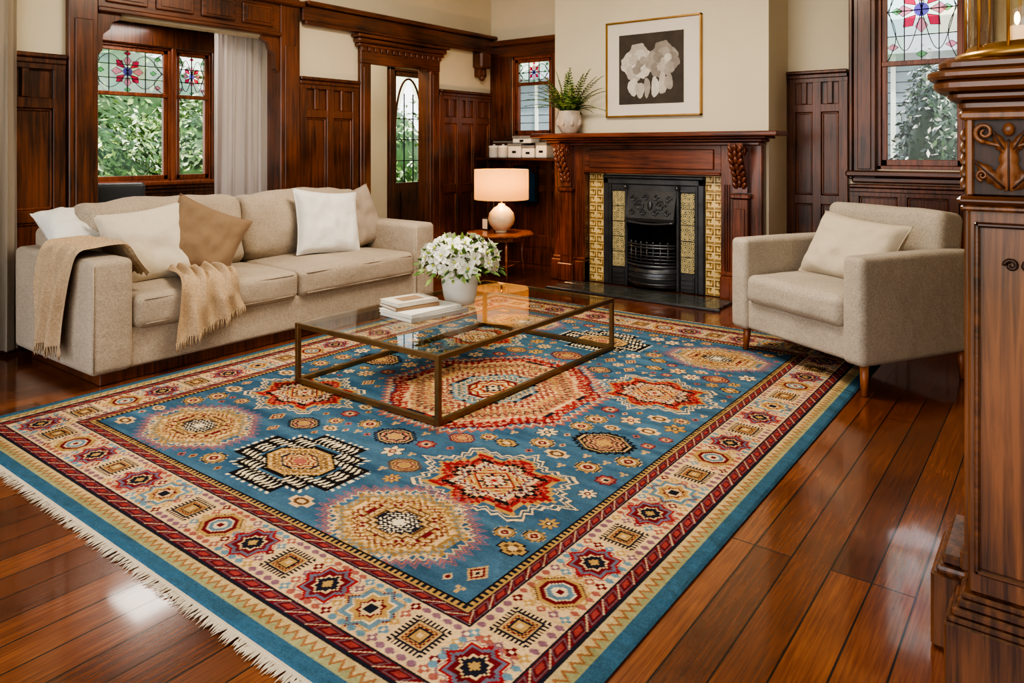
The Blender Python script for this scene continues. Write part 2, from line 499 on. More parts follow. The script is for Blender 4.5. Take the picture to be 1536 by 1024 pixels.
def WM(x, y, n):
    n = Vector((n[0], n[1], 0)).normalized()
    z = Vector((0, 0, 1)); xl = n.cross(z)
    M = Matrix.Identity(4)
    for i in range(3):
        M[i][0] = xl[i]; M[i][1] = n[i]; M[i][2] = z[i]
    M[0][3] = x; M[1][3] = y
    return M
def place(x, y, z, yaw=0, tx=0, ry=0, rz2=0):
    return (Matrix.Translation((x, y, z)) @ Matrix.Rotation(math.radians(yaw), 4, 'Z') @ Matrix.Rotation(math.radians(tx), 4, 'X') @ Matrix.Rotation(math.radians(ry), 4, 'Y'))

# ------------------------------------------------------------------ room shell
XL, YB, H = -5.2, 6.46, 3.2
b = B('floor'); b.box((-6.6, -1.7, -0.1), (1.5, 6.9, 0.0), M_floor); b.make()
b = B('ceiling'); b.box((-6.6, -1.7, H), (1.5, 6.9, H+0.1), M_ceil); b.make()
b = B('wall_left')
for (y0, y1, z0, z1) in [(-1.7, 2.12, 0, H), (2.12, 3.70, 2.15, H), (3.70, 4.60, 0, H), (4.60, 5.45, 2.05, H), (5.45, 6.58, 0, H)]:
    b.box((XL-0.12, y0, z0), (XL, y1, z1), M_plaster)
b.make()
b = B('wall_back')
W1 = (-4.90, -4.36, 1.37, 2.25); W2 = (-1.22, -0.60, 1.08, 2.80)
for (x0, x1, z0, z1) in [(-5.2, W1[0], 0, H), (W1[0], W1[1], 0, W1[2]), (W1[0], W1[1], W1[3], H), (W1[1], W2[0], 0, H),
                         (W2[0], W2[1], 0, W2[2]), (W2[0], W2[1], W2[3], H), (W2[1], 1.42, 0, H)]:
    b.box((x0, YB, z0), (x1, YB+0.12, z1), M_plaster)
b.make()
b = B('wall_right'); b.box((1.3, -1.7, 0), (1.42, 6.46, H), M_plaster); b.make()
b = B('wall_nib'); b.box((0.02, 2.36, 0), (1.3, 2.5, H), M_plaster); b.make()
b = B('wall_chimney_breast')
CX = -2.935
b.box((-3.99, 5.952, 1.0), (-1.92, YB, H), M_plaster)
b.box((-3.99, 5.952, 0), (CX-0.42, YB, 1.0), M_plaster)
b.box((CX+0.42, 5.952, 0), (-1.92, YB, 1.0), M_plaster)
b.make()

b = B('wall_bay')
b.box((-6.32, 2.0, 0), (-6.2, 3.80, 0.95), M_plaster)
b.box((-6.32, 2.0, 2.12), (-6.2, 3.80, H), M_plaster)
b.box((-6.32, 3.64, 0.95), (-6.2, 3.80, 2.12), M_plaster)
b.box((-6.2, 3.74, 0), (-5.32, 3.84, H), M_plaster)
b.box((-6.32, 2.0, 0), (-5.32, 2.10, H), M_plaster)
b.make()
b = B('ceiling_bay'); b.box((-6.2, 2.1, 2.30), (-5.34, 3.74, 2.36), M_woodY)
for k in range(5): b.box((-6.2, 2.15+k*0.36, 2.28), (-5.34, 2.21+k*0.36, 2.30), M_woodX, 0.004)
b.make()
b = B('wall_vestibule')
b.box((-6.42, 3.85, 0), (-6.3, 5.90, H), M_plaster)
b.box((-6.42, 5.90, 2.25), (-6.3, 6.62, H), M_plaster)
b.box((-6.42, 6.62, 0), (-6.3, 6.75, H), M_plaster)
b.box((-6.3, 6.64, 0), (-5.32, 6.74, H), M_plaster)
b.make()

def panelling(name, M, w, z1=1.83, cols=2, smallrow=True):
    b = B(name)
    b.box((0, 0.0, 0), (w, 0.008, z1), M_wood, 0, M)
    st = 0.075
    b.box((0, 0, 0), (w, 0.04, 0.17), M_wood, 0.006, M)
    b.box((0, 0, 0.17), (w, 0.034, 0.19), M_wood, 0.004, M)
    b.box((0, 0, z1-0.07), (w, 0.036, z1), M_wood, 0.003, M)
    b.box((-0.0, 0, z1), (w, 0.06, z1+0.03), M_wood, 0.008, M)
    b.box((0, 0, z1-0.035), (w, 0.047, z1-0.0), M_wood, 0.006, M)
    zs = [(0.19, 0.30), (0.78, 0.86)] if z1 > 1.2 else [(0.19, 0.26)]
    if smallrow and z1 > 1.2: zs.append((z1-0.32, z1-0.25))
    for a, c in zs: b.box((0, 0, a), (w, 0.033, c), M_wood, 0.005, M)
    for k in range(cols+1):
        x = (w-st)*k/cols
        b.box((x, 0, 0.19), (x+st, 0.0345, z1-0.05), M_wood, 0.005, M)
    if smallrow and z1 > 1.2:
        for k in range(cols):
            x = (w-st)*(k+0.5)/cols
            b.box((x+0.015, 0, z1-0.25), (x+st-0.015, 0.031, z1-0.05), M_wood, 0.005, M)
    pw = (w-st)/cols-st
    lims = [0.30, 0.78, 0.86, z1-0.32] if z1 > 1.2 else [0.26, z1-0.07]
    for k in range(cols):
        x0 = (w-st)*k/cols+st; x1 = x0+pw
        for i in range(0, len(lims), 2):
            a, c = lims[i], lims[i+1]
            for (p, q) in [((x0, a), (x0+0.014, c)), ((x1-0.014, a), (x1, c)), ((x0, a), (x1, a+0.014)), ((x0, c-0.014), (x1, c))]:
                b.box((p[0], 0, p[1]), (q[0], 0.021, q[1]), M_bead, 0.004, M)
    return b.make()
panelling('trim_panelling_left_near', WM(XL, 2.03, (1, 0)), 2.4, 1.82, 6)
panelling('trim_panelling_left_mid', WM(XL, 4.49, (1, 0)), 0.65, 1.83, 2)
panelling('trim_panelling_left_far', WM(XL, YB, (1, 0)), 0.89, 1.83, 3)
panelling('trim_panelling_alcove', WM(-3.99, YB, (0, -1)), 1.15, 1.28, 3)
panelling('trim_panelling_right_recess', WM(-1.43, YB, (0, -1)), 0.49, 1.87, 2)
panelling('trim_panelling_below_window', WM(-0.3, YB, (0, -1)), 1.12, 0.93, 3)
panelling('trim_panelling_bay', WM(-6.2, 3.74, (1, 0)), 1.64, 0.90, 5)

b = B('trim_picture_rail')
b.box((XL, 3.86, 2.33), (XL+0.05, YB, 2.46), M_woodY, 0.006)
b.box((XL, 3.88, 2.46), (XL+0.10, YB, 2.50), M_woodY, 0.01)
b.box((XL, 3.88, 2.30), (XL+0.07, YB, 2.335), M_woodY, 0.008)
b.make()
b = B('trim_bay_opening')
for (y0, y1) in [(2.04, 2.22), (3.64, 3.83)]:
    b.box((XL-0.14, y0, 0), (XL+0.055, y1, 3.0), M_wood, 0.006)
    b.box((XL+0.055, y0+0.035, 0.3), (XL+0.066, y1-0.035, 2.1), M_wood, 0.004)
    b.box((XL-0.145, y0-0.012, 0), (XL+0.07, y1+0.012, 0.2), M_wood, 0.008)
b.box((XL-0.135, 2.22, 2.17), (XL+0.045, 3.64, 2.62), M_woodY, 0.004)
b.box((XL+0.0, 2.22, 2.165), (XL+0.07, 3.64, 2.20), M_woodY, 0.008)
b.box((XL+0.0, 2.01, 2.43), (XL+0.10, 3.86, 2.48), M_woodY, 0.012)
for k in range(4):
    y = 2.27+k*0.34
    b.box((XL+0.045, y, 2.235), (XL+0.062, y+0.28, 2.40), M_woodY, 0.008)
    b.box((XL+0.062, y+0.03, 2.26), (XL+0.068, y+0.25, 2.375), M_wood, 0.003)
for (yy, sg) in [(3.64, -1), (2.22, 1)]:
    pr = [(0, 0), (sg*0.16, 0), (sg*0.15, -0.04), (sg*0.10, -0.06), (sg*0.085, -0.11), (sg*0.04, -0.15), (sg*0.035, -0.26), (0, -0.30)]
    vs = [(XL-0.02, yy+y, 2.165+z) for y, z in pr]+[(XL+0.03, yy+y, 2.165+z) for y, z in pr]
    n = len(pr)
    b.add(vs, [tuple(range(n)), tuple(range(2*n-1, n-1, -1))]+[(i, (i+1) % n, (i+1) % n+n, i+n) for i in range(n)], M_wood)
b.make()

# ------------------------------------------------------------------ windows
def leadlight(b, M, x0, x1, z0, z1, y, flower=True, cols=4, rows=3, seed=1):
    rnd = random.Random(seed)
    w = x1-x0; h = z1-z0
    cx, cz = (x0+x1)/2, (z0+z1)/2
    for i in range(cols):
        for j in range(rows):
            a0 = x0+w*i/cols; a1 = x0+w*(i+1)/cols; c0 = z0+h*j/rows; c1 = z0+h*(j+1)/rows
            b.add([(a0, y, c0), (a1, y, c0), (a1, y, c1), (a0, y, c1)], [(0, 1, 2, 3)], rnd.choice(SG), M)
    t = 0.003
    for i in range(1, cols):
        b.box((x0+w*i/cols-t, y-0.003, z0), (x0+w*i/cols+t, y+0.006, z1), M_lead, 0, M)
    for j in range(1, rows):
        b.box((x0, y-0.003, z0+h*j/rows-t), (x1, y+0.006, z0+h*j/rows+t), M_lead, 0, M)
    for sg in (-1, 1):
        for s2 in (-1, 1):
            pts = [(cx+sg*(w*0.48)*(k/14), y+0.004, cz+s2*h*0.40*math.sin(k/14*pi)) for k in range(15)]
            b.tube(pts, t, M_lead, 5, M)
            pts = [(cx+sg*w*0.5*(1-0.25*math.sin(k/14*pi)), y+0.004, cz+s2*h*0.5*k/14) for k in range(15)]
            b.tube(pts, t, M_lead, 5, M)
    R = min(w, h)*0.38
    if flower:
        for k in range(8):
            a = 2*pi*k/8; a0 = a-0.33; a1 = a+0.33
            P = lambda r, an: (cx+r*math.cos(an), y+0.004, cz+r*math.sin(an))
            b.add([P(R*0.3, a), P(R*0.75, a0), P(R, a), P(R*0.75, a1)], [(0, 1, 2, 3)], SGr if k % 2 else SGp, M)
            b.tube([P(R*0.3, a), P(R*0.75, a0), P(R, a), P(R*0.75, a1), P(R*0.3, a)], t*0.8, M_lead, 4, M)
        b.add([(cx+R*0.3*math.cos(2*pi*k/12), y+0.006, cz+R*0.3*math.sin(2*pi*k/12)) for k in range(12)], [tuple(range(12))], SGb, M)
        for (dx, dz, mt) in [(-0.42, 0.36, SGg), (0.42, 0.36, SGg), (-0.42, -0.36, SGp), (0.42, -0.36, SGp), (0, -0.44, SGg), (0, 0.44, SGr), (-0.36, 0, SGg), (0.36, 0, SGg)]:
            px, pz = cx+dx*w, cz+dz*h; r = R*0.22
            b.add([(px-r, y+0.004, pz), (px, y+0.004, pz-r*0.7), (px+r, y+0.004, pz), (px, y+0.004, pz+r*0.7)], [(0, 1, 2, 3)], mt, M)
            b.tube([(px-r, y+0.004, pz), (px, y+0.004, pz-r*0.7), (px+r, y+0.004, pz), (px, y+0.004, pz+r*0.7), (px-r, y+0.004, pz)], t*0.8, M_lead, 4, M)

def window(b, M, x0, x1, z0, z1, zm, depth=0.12, st=0.045, seed=1, cols=4, rows=3, flower=True):
    w = M_sash
    b.box((x0, -depth, z0), (x0+0.03, 0, z1), w, 0.003, M); b.box((x1-0.03, -depth, z0), (x1, 0, z1), w, 0.003, M)
    b.box((x0, -depth, z1-0.03), (x1, 0, z1), w, 0.003, M); b.box((x0, -depth-0.03, z0), (x1, 0.0, z0+0.03), w, 0.003, M)
    a0, a1 = x0+0.03, x1-0.03
    ys0, ys1 = -0.06, -0.02
    b.box((a0, ys0, z0+0.03), (a0+st, ys1, z1-0.03), w, 0.004, M)
    b.box((a1-st, ys0, z0+0.03), (a1, ys1, z1-0.03), w, 0.004, M)
    b.box((a0, ys0, z0+0.03), (a1, ys1, z0+0.03+st*1.2), w, 0.004, M)
    b.box((a0, ys0, z1-0.03-st), (a1, ys1, z1-0.03), w, 0.004, M)
    b.box((a0, ys0-0.005, zm-st*0.5), (a1, ys1+0.012, zm+st*0.5), w, 0.004, M)
    yy = -0.04
    b.add([(a0+st, yy, z0+0.03), (a1-st, yy, z0+0.03), (a1-st, yy, zm), (a0+st, yy, zm)], [(0, 1, 2, 3)], M_glass, M)
    leadlight(b, M, a0+st, a1-st, zm+st*0.5, z1-0.03-st, yy, flower, cols, rows, seed)

M = WM(-6.2, 3.74, (1, 0))
b = B('window_1')
zb0, zb1, zbm = 0.95, 2.12, 1.70
window(b, M, 0.46, 1.18, zb0, zb1, zbm, seed=3, st=0.032)
window(b, M, 0.08, 0.44, zb0, zb1, zbm, seed=4, cols=2, st=0.032)
window(b, M, 1.22, 1.64, zb0, zb1, zbm, seed=5, st=0.032)
b.box((0.43, -0.12, zb0), (0.475, 0.03, zb1), M_sash, 0.008, M)
b.box((1.165, -0.12, zb0), (1.235, 0.03, zb1), M_sash, 0.008, M)
b.box((0.0, 0.0, zb0), (0.10, 0.03, zb1+0.1), M_wood, 0.008, M)
b.box((0.0, 0.0, zb0-0.02), (1.64, 0.07, zb0+0.02), M_sash, 0.01, M)
b.box((0.0, 0.0, zb1-0.01), (1.64, 0.04, zb1+0.17), M_wood, 0.01, M)
b.make()
M = WM(-3.99, YB, (0, -1))
b = B('window_2')
window(b, M, 0.37, 0.91, W1[2], W1[3], 1.95, seed=6, cols=3, rows=2, st=0.035)
b.box((0.02, 0, 1.33), (0.37, 0.035, 2.34), M_wood, 0.006, M)
b.box((0.91, 0, 1.33), (1.20, 0.035, 2.34), M_wood, 0.006, M)
b.box((0.02, 0, 2.25), (1.20, 0.038, 2.40), M_woodX, 0.006, M)
b.box((0.0, 0, 2.38), (1.18, 0.09, 2.44), M_woodX, 0.01, M)
b.box((0.02, 0, 1.33), (1.15, 0.06, 1.37), M_woodX, 0.008, M)
b.make()
b = B('trim_corner_bracket')
b.box((XL+0.0, 6.12, 2.12), (XL+0.14, 6.30, 2.30), M_wood, 0.02)
b.box((XL+0.0, 6.15, 2.02), (XL+0.10, 6.27, 2.13), M_wood, 0.03, seg=2)
b.ball((XL+0.07, 6.21, 2.02), 0.035, M_wood)
b.make()
M = WM(-0.30, YB, (0, -1))
b = B('window_3')
window(b, M, 0.30, 0.92, W2[2], W2[3], 1.92, seed=8, st=0.04, cols=4, rows=4)
b.box((0.92, 0, 1.0), (1.09, 0.045, 2.95), M_wood, 0.008, M)
b.box((0.13, 0, 1.0), (0.30, 0.045, 2.95), M_wood, 0.008, M)
b.box((0.955, 0.045, 1.08), (1.055, 0.055, 2.9), M_wood, 0.005, M)
b.box((1.09, 0, 1.0), (1.12, 0.06, 2.95), M_wood, 0.008, M)
b.box((0.10, 0, 2.80), (1.12, 0.05, 2.98), M_woodX, 0.008, M)
b.box((0.08, 0.0, 1.02), (1.14, 0.09, 1.07), M_woodX, 0.012, M)
b.box((0.12, 0, 0.97), (1.10, 0.05, 1.02), M_woodX, 0.012, M)
b.make()

b = B('trim_door_casing')
for (y0, y1) in [(4.50, 4.63), (5.42, 5.56)]:
    b.box((XL+0.0, y0, 0), (XL+0.045, y1, 2.035), M_wood, 0.008)
    b.box((XL+0.045, y0+0.03, 0.2), (XL+0.056, y1-0.03, 2.0), M_wood, 0.004)
b.box((XL-0.13, 4.60, 0), (XL, 4.63, 2.05), M_wood, 0.004)
b.box((XL-0.13, 5.42, 0), (XL, 5.45, 2.05), M_wood, 0.004)
b.box((XL, 4.50, 2.03), (XL+0.05, 5.56, 2.20), M_woodY, 0.006)
b.box((XL, 4.46, 2.18), (XL+0.075, 5.60, 2.215), M_woodY, 0.01)
for k in range(14):
    y = 4.50+k*0.078
    b.box((XL+0.05, y, 2.14), (XL+0.068, y+0.045, 2.18), M_woodY, 0.004)
b.box((XL, 4.44, 2.215), (XL+0.10, 5.62, 2.26), M_woodY, 0.014)
b.box((XL, 4.42, 2.26), (XL+0.12, 5.64, 2.29), M_woodY, 0.006)
b.make()
b = B('door_1')
M = WM(-6.3, 6.61, (1, 0))
b.box((0.0, -0.05, 0), (0.07, 0.03, 2.24), M_wood, 0.006, M)
b.box((0.62, -0.05, 0), (0.70, 0.04, 2.24), M_wood, 0.006, M)
b.box((0.0, -0.05, 2.16), (0.70, 0.04, 2.24), M_wood, 0.006, M)
b.box((0.07, -0.04, 0), (0.62, 0.0, 0.84), M_wood, 0.006, M)
b.box((0.07, -0.04, 0.84), (0.12, 0.01, 2.16), M_wood, 0.006, M)
b.box((0.57, -0.04, 0.84), (0.62, 0.01, 2.16), M_wood, 0.006, M)
b.box((0.07, -0.04, 2.10), (0.62, 0.01, 2.16), M_wood, 0.006, M)
b.box((0.2, 0.0, 0.2), (0.49, 0.015, 0.74), M_wood, 0.01, M)
b.add([(0.12, -0.02, 0.84), (0.57, -0.02, 0.84), (0.57, -0.02, 2.10), (0.12, -0.02, 2.10)], [(0, 1, 2, 3)], M_glass, M)
b.add([(0.12, -0.018, 2.10), (0.12, -0.018, 1.55), (0.345, -0.018, 2.10)], [(0, 1, 2)], SG[2], M)
b.add([(0.57, -0.018, 2.10), (0.57, -0.018, 1.55), (0.345, -0.018, 2.10)], [(0, 2, 1)], SG[2], M)
for sg in (-1, 1):
    b.tube([(0.345+sg*0.22*math.cos(k/10*pi/2), -0.015, 1.5+0.58*math.sin(k/10*pi/2)) for k in range(11)], 0.014, M_wood, 5, M)
for z in (1.1, 1.35, 1.6): b.box((0.12, -0.024, z-0.005), (0.57, -0.012, z+0.005), M_lead, 0, M)
for x in (0.27, 0.42): b.box((x-0.005, -0.024, 0.84), (x+0.005, -0.012, 1.9), M_lead, 0, M)
b.make()
b = B('unseen_pendant')  # invented fitting, out of view, added to go with the vestibule fill
b.tube([(-5.75, 5.0, H-0.002), (-5.75, 5.0, 2.62)], 0.006, M_brass)
b.lathe([(0.0, 0.2), (0.05, 0.19), (0.11, 0.12), (0.12, 0.06), (0.08, 0.01), (0.0, 0.0)], (-5.75, 5.0, 2.44), M_shade)
b.lathe([(0.0, 0), (0.06, 0), (0.05, -0.03), (0.0, -0.03)], (-5.75, 5.0, H-0.001), M_brass, 20)
b.make()

def curtain(name, x, y0, y1, z0, z1, mat, folds=7, amp=0.035, seed=0):
    b = B(name)
    rnd = random.Random(seed)
    ph = rnd.random()*6
    def fn(u, v):
        z = z1-(z1-z0)*v
        y = y0+(y1-y0)*u
        k = u*folds*2*pi
        a = amp*(0.6+0.4*v)
        return (x+a*math.sin(k+ph+0.5*math.sin(v*3))+0.01*math.sin(k*2.3+v*4), y+0.012*math.sin(k*1.7+v*2), z)
    b.surf(fn, folds*14, 24, mat)
    b.tube([(x, y0-0.05, z1+0.02), (x, y1+0.0, z1+0.02)], 0.014, M_brass)
    for k in range(folds+1):
        yy = y0+(y1-y0)*k/folds
        b.lathe([(0.022*1.0, -0.004), (0.026, 0.0), (0.022, 0.004)], (0, 0, 0), M_brass, 12,
                Matrix.Translation((x, yy, z1+0.012)) @ Matrix.Rotation(pi/2, 4, 'X'))
    return b.make()
curtain('sheer_curtain', XL-0.22, 3.20, 3.69, 0.02, 2.24, M_sheer, 6, 0.04, 1)
curtain('window_curtain', XL+0.11, 0.95, 1.74, 0.03, 2.95, M_drape, 8, 0.035, 2)

# ------------------------------------------------------------------ fireplace
b = B('fireplace_mantel')
FY = 5.95
for sx in (-1, 1):
    lo = CX+sx*0.655; hi = CX+sx*0.995
    b.box((lo, FY-0.10, 0), (hi, FY, 1.28), M_mantV, 0.006)
    b.box((lo-sx*0.0, FY-0.13, 0), (hi+sx*0.02, FY, 0.20), M_mantV, 0.01)
    b.box((lo-sx*0.0, FY-0.12, 0.20), (hi+sx*0.01, FY, 0.23), M_mantV, 0.008)
    for k in range(3):
        xx = lo+sx*(0.03+0.02*k)
        b.box((xx, FY-0.112, 0.24), (xx+sx*0.01, FY-0.1, 0.95), M_mantV, 0.003)
    pc = CX+sx*0.835
    b.box((pc-0.085, FY-0.17, 0.0), (pc+0.085, FY-0.1, 0.17), M_mantV, 0.01)
    b.box((pc-0.065, FY-0.15, 0.17), (pc+0.065, FY-0.1, 0.84), M_mantV, 0.006)
    b.box((pc-0.04, FY-0.158, 0.24), (pc+0.04, FY-0.15, 0.76), M_mantV, 0.004)
    b.box((pc-0.08, FY-0.17, 0.84), (pc+0.08, FY-0.1, 0.88), M_mantV, 0.01)
    pr = []
    for k in range(17):
        t = k/16
        z = 1.29-0.40*t
        d = 0.20-0.13*t**0.8+0.028*math.sin(t*2*pi)
        pr.append((FY-0.10-d*0.8, z))
    pr += [(FY-0.09, 0.89), (FY-0.09, 1.29)]
    b.prism(pr, pc-0.06, pc+0.06, M_mantV)
    for k in range(7):
        t = k/7
        z = 1.25-0.34*t; d = 0.20-0.13*t**0.8+0.028*math.sin(t*2*pi)
        for s3 in (-1, 0, 1):
            R = Matrix.Rotation(s3*0.5, 3, 'Y') @ Matrix.Rotation(0.4, 3, 'X')
            b.blob((pc+s3*0.036, FY-0.10-d*0.8-0.004, z-abs(s3)*0.012), (0.02, 0.017, 0.034), R, M_mantV)
    for s3 in (-1, 1):
        pts = []
        for k in range(22):
            a = k/21*2.6*pi; r = 0.042*(1-k/26)
            pts.append((pc+s3*0.062, FY-0.20+r*math.cos(a), 1.22+r*math.sin(a)))
        b.tube(pts, 0.008, M_mantV, 6)
b.box((CX-0.66, FY-0.10, 1.03), (CX+0.66, FY, 1.28), M_mant, 0.004)
b.box((CX-0.60, FY-0.115, 1.07), (CX+0.60, FY-0.10, 1.24), M_mant, 0.008)
b.box((CX-0.66, FY-0.12, 1.02), (CX+0.66, FY-0.09, 1.045), M_mant, 0.008)
b.box((CX-1.0, FY-0.17, 1.27), (CX+1.0, FY, 1.30), M_mant, 0.008)
for (o, z0, z1) in [(0.20, 1.30, 1.325), (0.245, 1.325, 1.345)]:
    b.box((CX-0.98-(o-0.15), FY-o, z0), (CX+0.98+(o-0.15), FY-0.002, z1), M_mant, 0.01)
b.box((CX-1.15, FY-0.29, 1.345), (CX+1.17, FY-0.002, 1.385), M_mant, 0.014, seg=3)
b.make()

b = B('fireplace_insert')
TY = FY-0.02
def tile(x0, x1, z0, z1):
    b.box((x0+0.002, TY, z0+0.002), (x1-0.002, FY-0.002, z1-0.002), M_tile, 0.003)
    w, h = x1-x0, z1-z0
    t = 0.013
    y0 = TY-0.004
    for (fx, fz, mir) in [(0.06, 0.06, 0), (0.53, 0.53, 0), (0.06, 0.53, 1), (0.53, 0.06, 1)]:
        a = x0+w*fx; c = z0+h*fz; ww = w*0.40; hh = h*0.40
        b.box((a, y0, c), (a+ww, TY, c+t), M_tileD, 0.002)
        b.box((a if not mir else a+ww-t, y0, c), ((a if not mir else a+ww-t)+t, TY, c+hh), M_tileD, 0.002)
        b.box((a, y0, c+hh-t), (a+ww*0.75, TY, c+hh), M_tileD, 0.002)
        b.box((a+ww*0.45, y0, c+hh*0.45), (a+ww*0.45+t, TY, c+hh), M_tileD, 0.002)
b.box((CX-0.652, FY-0.012, 0.004), (CX-0.49, FY-0.002, 1.02), M_tileD)
b.box((CX+0.49, FY-0.012, 0.004), (CX+0.652, FY-0.002, 1.02), M_tileD)
for k in range(7):
    z0 = 0.005+k*0.145
    for (a, c) in [(CX-0.652, CX-0.49), (CX+0.49, CX+0.652)]:
        tile(a, c, z0, z0+0.145)
IY = FY-0.045
b.box((CX-0.49, IY, 0), (CX-0.43, FY-0.002, 0.98), M_iron, 0.01)
b.box((CX+0.43, IY, 0), (CX+0.49, FY-0.002, 0.98), M_iron, 0.01)
b.box((CX-0.49, IY, 0.92), (CX+0.49, FY-0.002, 0.98), M_iron, 0.01)
b.box((CX-0.49, IY-0.015, 0.975), (CX+0.49, FY-0.002, 1.005), M_iron, 0.008)
for sx in (-1, 1):
    a, c = sorted((CX+sx*0.43, CX+sx*0.405))
    b.box((a, IY+0.005, 0), (c, FY-0.002, 0.93), M_iron, 0.006)
    a, c = sorted((CX+sx*0.405, CX+sx*0.265))
    b.box((a, FY-0.02, 0), (c, FY+0.0, 0.93), M_iron)
    for k in range(5):
        b.box((a+0.008, FY-0.03, 0.17+k*0.138+0.003), (c-0.008, FY-0.018, 0.17+(k+1)*0.138-0.003), M_ptile, 0.002)
    b.box((a, FY-0.035, 0.0), (c, FY-0.01, 0.15), M_iron, 0.01)
    for k in range(3): b.box((a+0.015, FY-0.042, 0.03+k*0.04), (c-0.015, FY-0.034, 0.05+k*0.04), M_iron, 0.003)
    a, c = sorted((CX+sx*0.265, CX+sx*0.235))
    b.box((a, IY-0.005, 0), (c, FY+0.02, 0.90), M_iron, 0.008)
    b.ball((CX+sx*0.25, IY-0.01, 0.90), 0.02, M_iron)
b.box((CX-0.41, FY-0.03, 0.86), (CX+0.41, FY+0.0, 0.93), M_iron, 0.008)
b.prism([(IY-0.045, 0.60), (IY-0.055, 0.63), (FY-0.03, 0.87), (FY+0.02, 0.87), (FY+0.02, 0.60)], CX-0.235, CX+0.235, M_iron)
for sx in (-1, 1):
    for kk, (ox, oz, rr) in enumerate([(0.10, 0.74, 0.05), (0.17, 0.80, 0.03), (0.06, 0.68, 0.03), (0.17, 0.68, 0.028), (0.05, 0.81, 0.028)]):
        pts = []
        for k in range(24):
            a = k/23*3*pi; r = rr*(1-k/28)
            z = oz+r*math.sin(a)
            yv = (IY-0.055)+((z-0.63)/0.24)*((FY-0.03)-(IY-0.055))
            pts.append((CX+sx*(ox+r*math.cos(a)), yv-0.004, z))
        b.tube(pts, 0.007, M_iron, 6)
b.ball((CX, IY-0.03, 0.74), (0.025, 0.012, 0.045), M_iron)
b.tube([(CX-0.235+0.47*k/12, IY-0.05, 0.60-0.02*math.sin(k/12*pi)) for k in range(13)], 0.012, M_iron)
b.box((CX-0.40, YB-0.08, 0.0), (CX+0.40, YB-0.04, 0.98), M_soot)
b.box((CX-0.28, FY, 0), (CX-0.24, YB-0.06, 0.9), M_soot); b.box((CX+0.24, FY, 0), (CX+0.28, YB-0.06, 0.9), M_soot)
b.box((CX-0.28, FY, 0.86), (CX+0.28, YB-0.06, 0.95), M_soot)
b.box((CX-0.24, FY+0.02, 0.14), (CX+0.24, YB-0.08, 0.18), M_iron)
def bow(z, r, dep, hw=0.235):
    b.tube([(CX-hw+2*hw*k/16, FY-0.03-dep*math.sin(k/16*pi)**0.7, z) for k in range(17)], r, M_iron, 8)
for z in (0.40, 0.375): bow(z, 0.010, 0.10)
for z in (0.335, 0.305, 0.275, 0.245): bow(z, 0.007, 0.095)
for z in (0.215,): bow(z, 0.014, 0.11)
def pan(u, v):
    z = 0.03+0.18*v; dep = 0.085+0.035*math.sin(v*pi)
    return (CX-0.235+0.47*u, FY-0.03-dep*math.sin(u*pi)**0.7, z)
b.surf(pan, 20, 8, M_iron)
for z in (0.06, 0.11, 0.16): bow(z, 0.008, 0.115)
for k in range(1, 8):
    u = k/8
    y = FY-0.03-0.10*math.sin(u*pi)**0.7
    b.tube([(CX-0.235+0.47*u, y, 0.2), (CX-0.235+0.47*u, y, 0.41)], 0.006, M_iron, 6)
    b.ball((CX-0.235+0.47*u, y, 0.42), 0.012, M_iron, seg=8, rings=6)
b.make()

b = B('fireplace_hearth')
hx0, hx1 = CX-0.75, CX+0.80
for i in range(9):
    for j in range(3):
        x0 = hx0+(hx1-hx0)*i/9; x1 = hx0+(hx1-hx0)*(i+1)/9
        y0 = 5.41+0.36*j/3; y1 = 5.41+0.36*(j+1)/3
        b.box((x0+0.002, y0+0.002, 0.0), (x1-0.002, y1-0.002, 0.02), M_slate, 0.002)
b.box((hx0-0.03, 5.38, 0.0), (hx1+0.03, 5.408, 0.022), M_iron, 0.005)
b.make()

b = B('framed_artwork')
px0, px1, pz0, pz1 = -3.405, -2.477, 1.53, 2.40
PY = 5.95
fw = 0.016
b.box((px0, PY-0.035, pz0), (px0+fw, PY-0.001, pz1), M_gold, 0.003); b.box((px1-fw, PY-0.035, pz0), (px1, PY-0.001, pz1), M_gold, 0.003)
b.box((px0, PY-0.035, pz0), (px1, PY-0.001, pz0+fw), M_gold, 0.003); b.box((px0, PY-0.035, pz1-fw), (px1, PY-0.001, pz1), M_gold, 0.003)
M_mat = simple('mount_board', L(220, 213, 202), 0.8, var=0.02)
M_artbg = simple('art_umber', L(74, 66, 60), 0.8, var=0.3, scale=5)
M_art = [simple('art_tone_%d' % i, L(*c), 0.8, var=0.22, scale=9) for i, c in enumerate([(202, 196, 188), (184, 176, 168), (160, 152, 144), (142, 134, 127), (216, 211, 204)])]
b.box((px0+fw, PY-0.018, pz0+fw), (px1-fw, PY-0.002, pz1-fw), M_mat)
ax0, ax1, az0, az1 = -3.27, -2.64, 1.645, 2.275
b.box((ax0, PY-0.021, az0), (ax1, PY-0.018, az1), M_artbg)
def disc(cx, cz, rx, rz, mt, k, lob=5, am=0.07):
    y = PY-0.0212-0.00025*k
    vs = []
    for i in range(40):
        a = 2*pi*i/40; q = 1+am*math.sin(lob*a+k)+0.03*math.sin(11*a+k*2)
        vs.append((max(ax0, min(ax1, cx+rx*q*math.cos(a))), y, max(az0, min(az1, cz+rz*q*math.sin(a)))))
    b.add(vs, [tuple(range(40))], mt)
ac = (ax0+ax1)/2
kk = 0
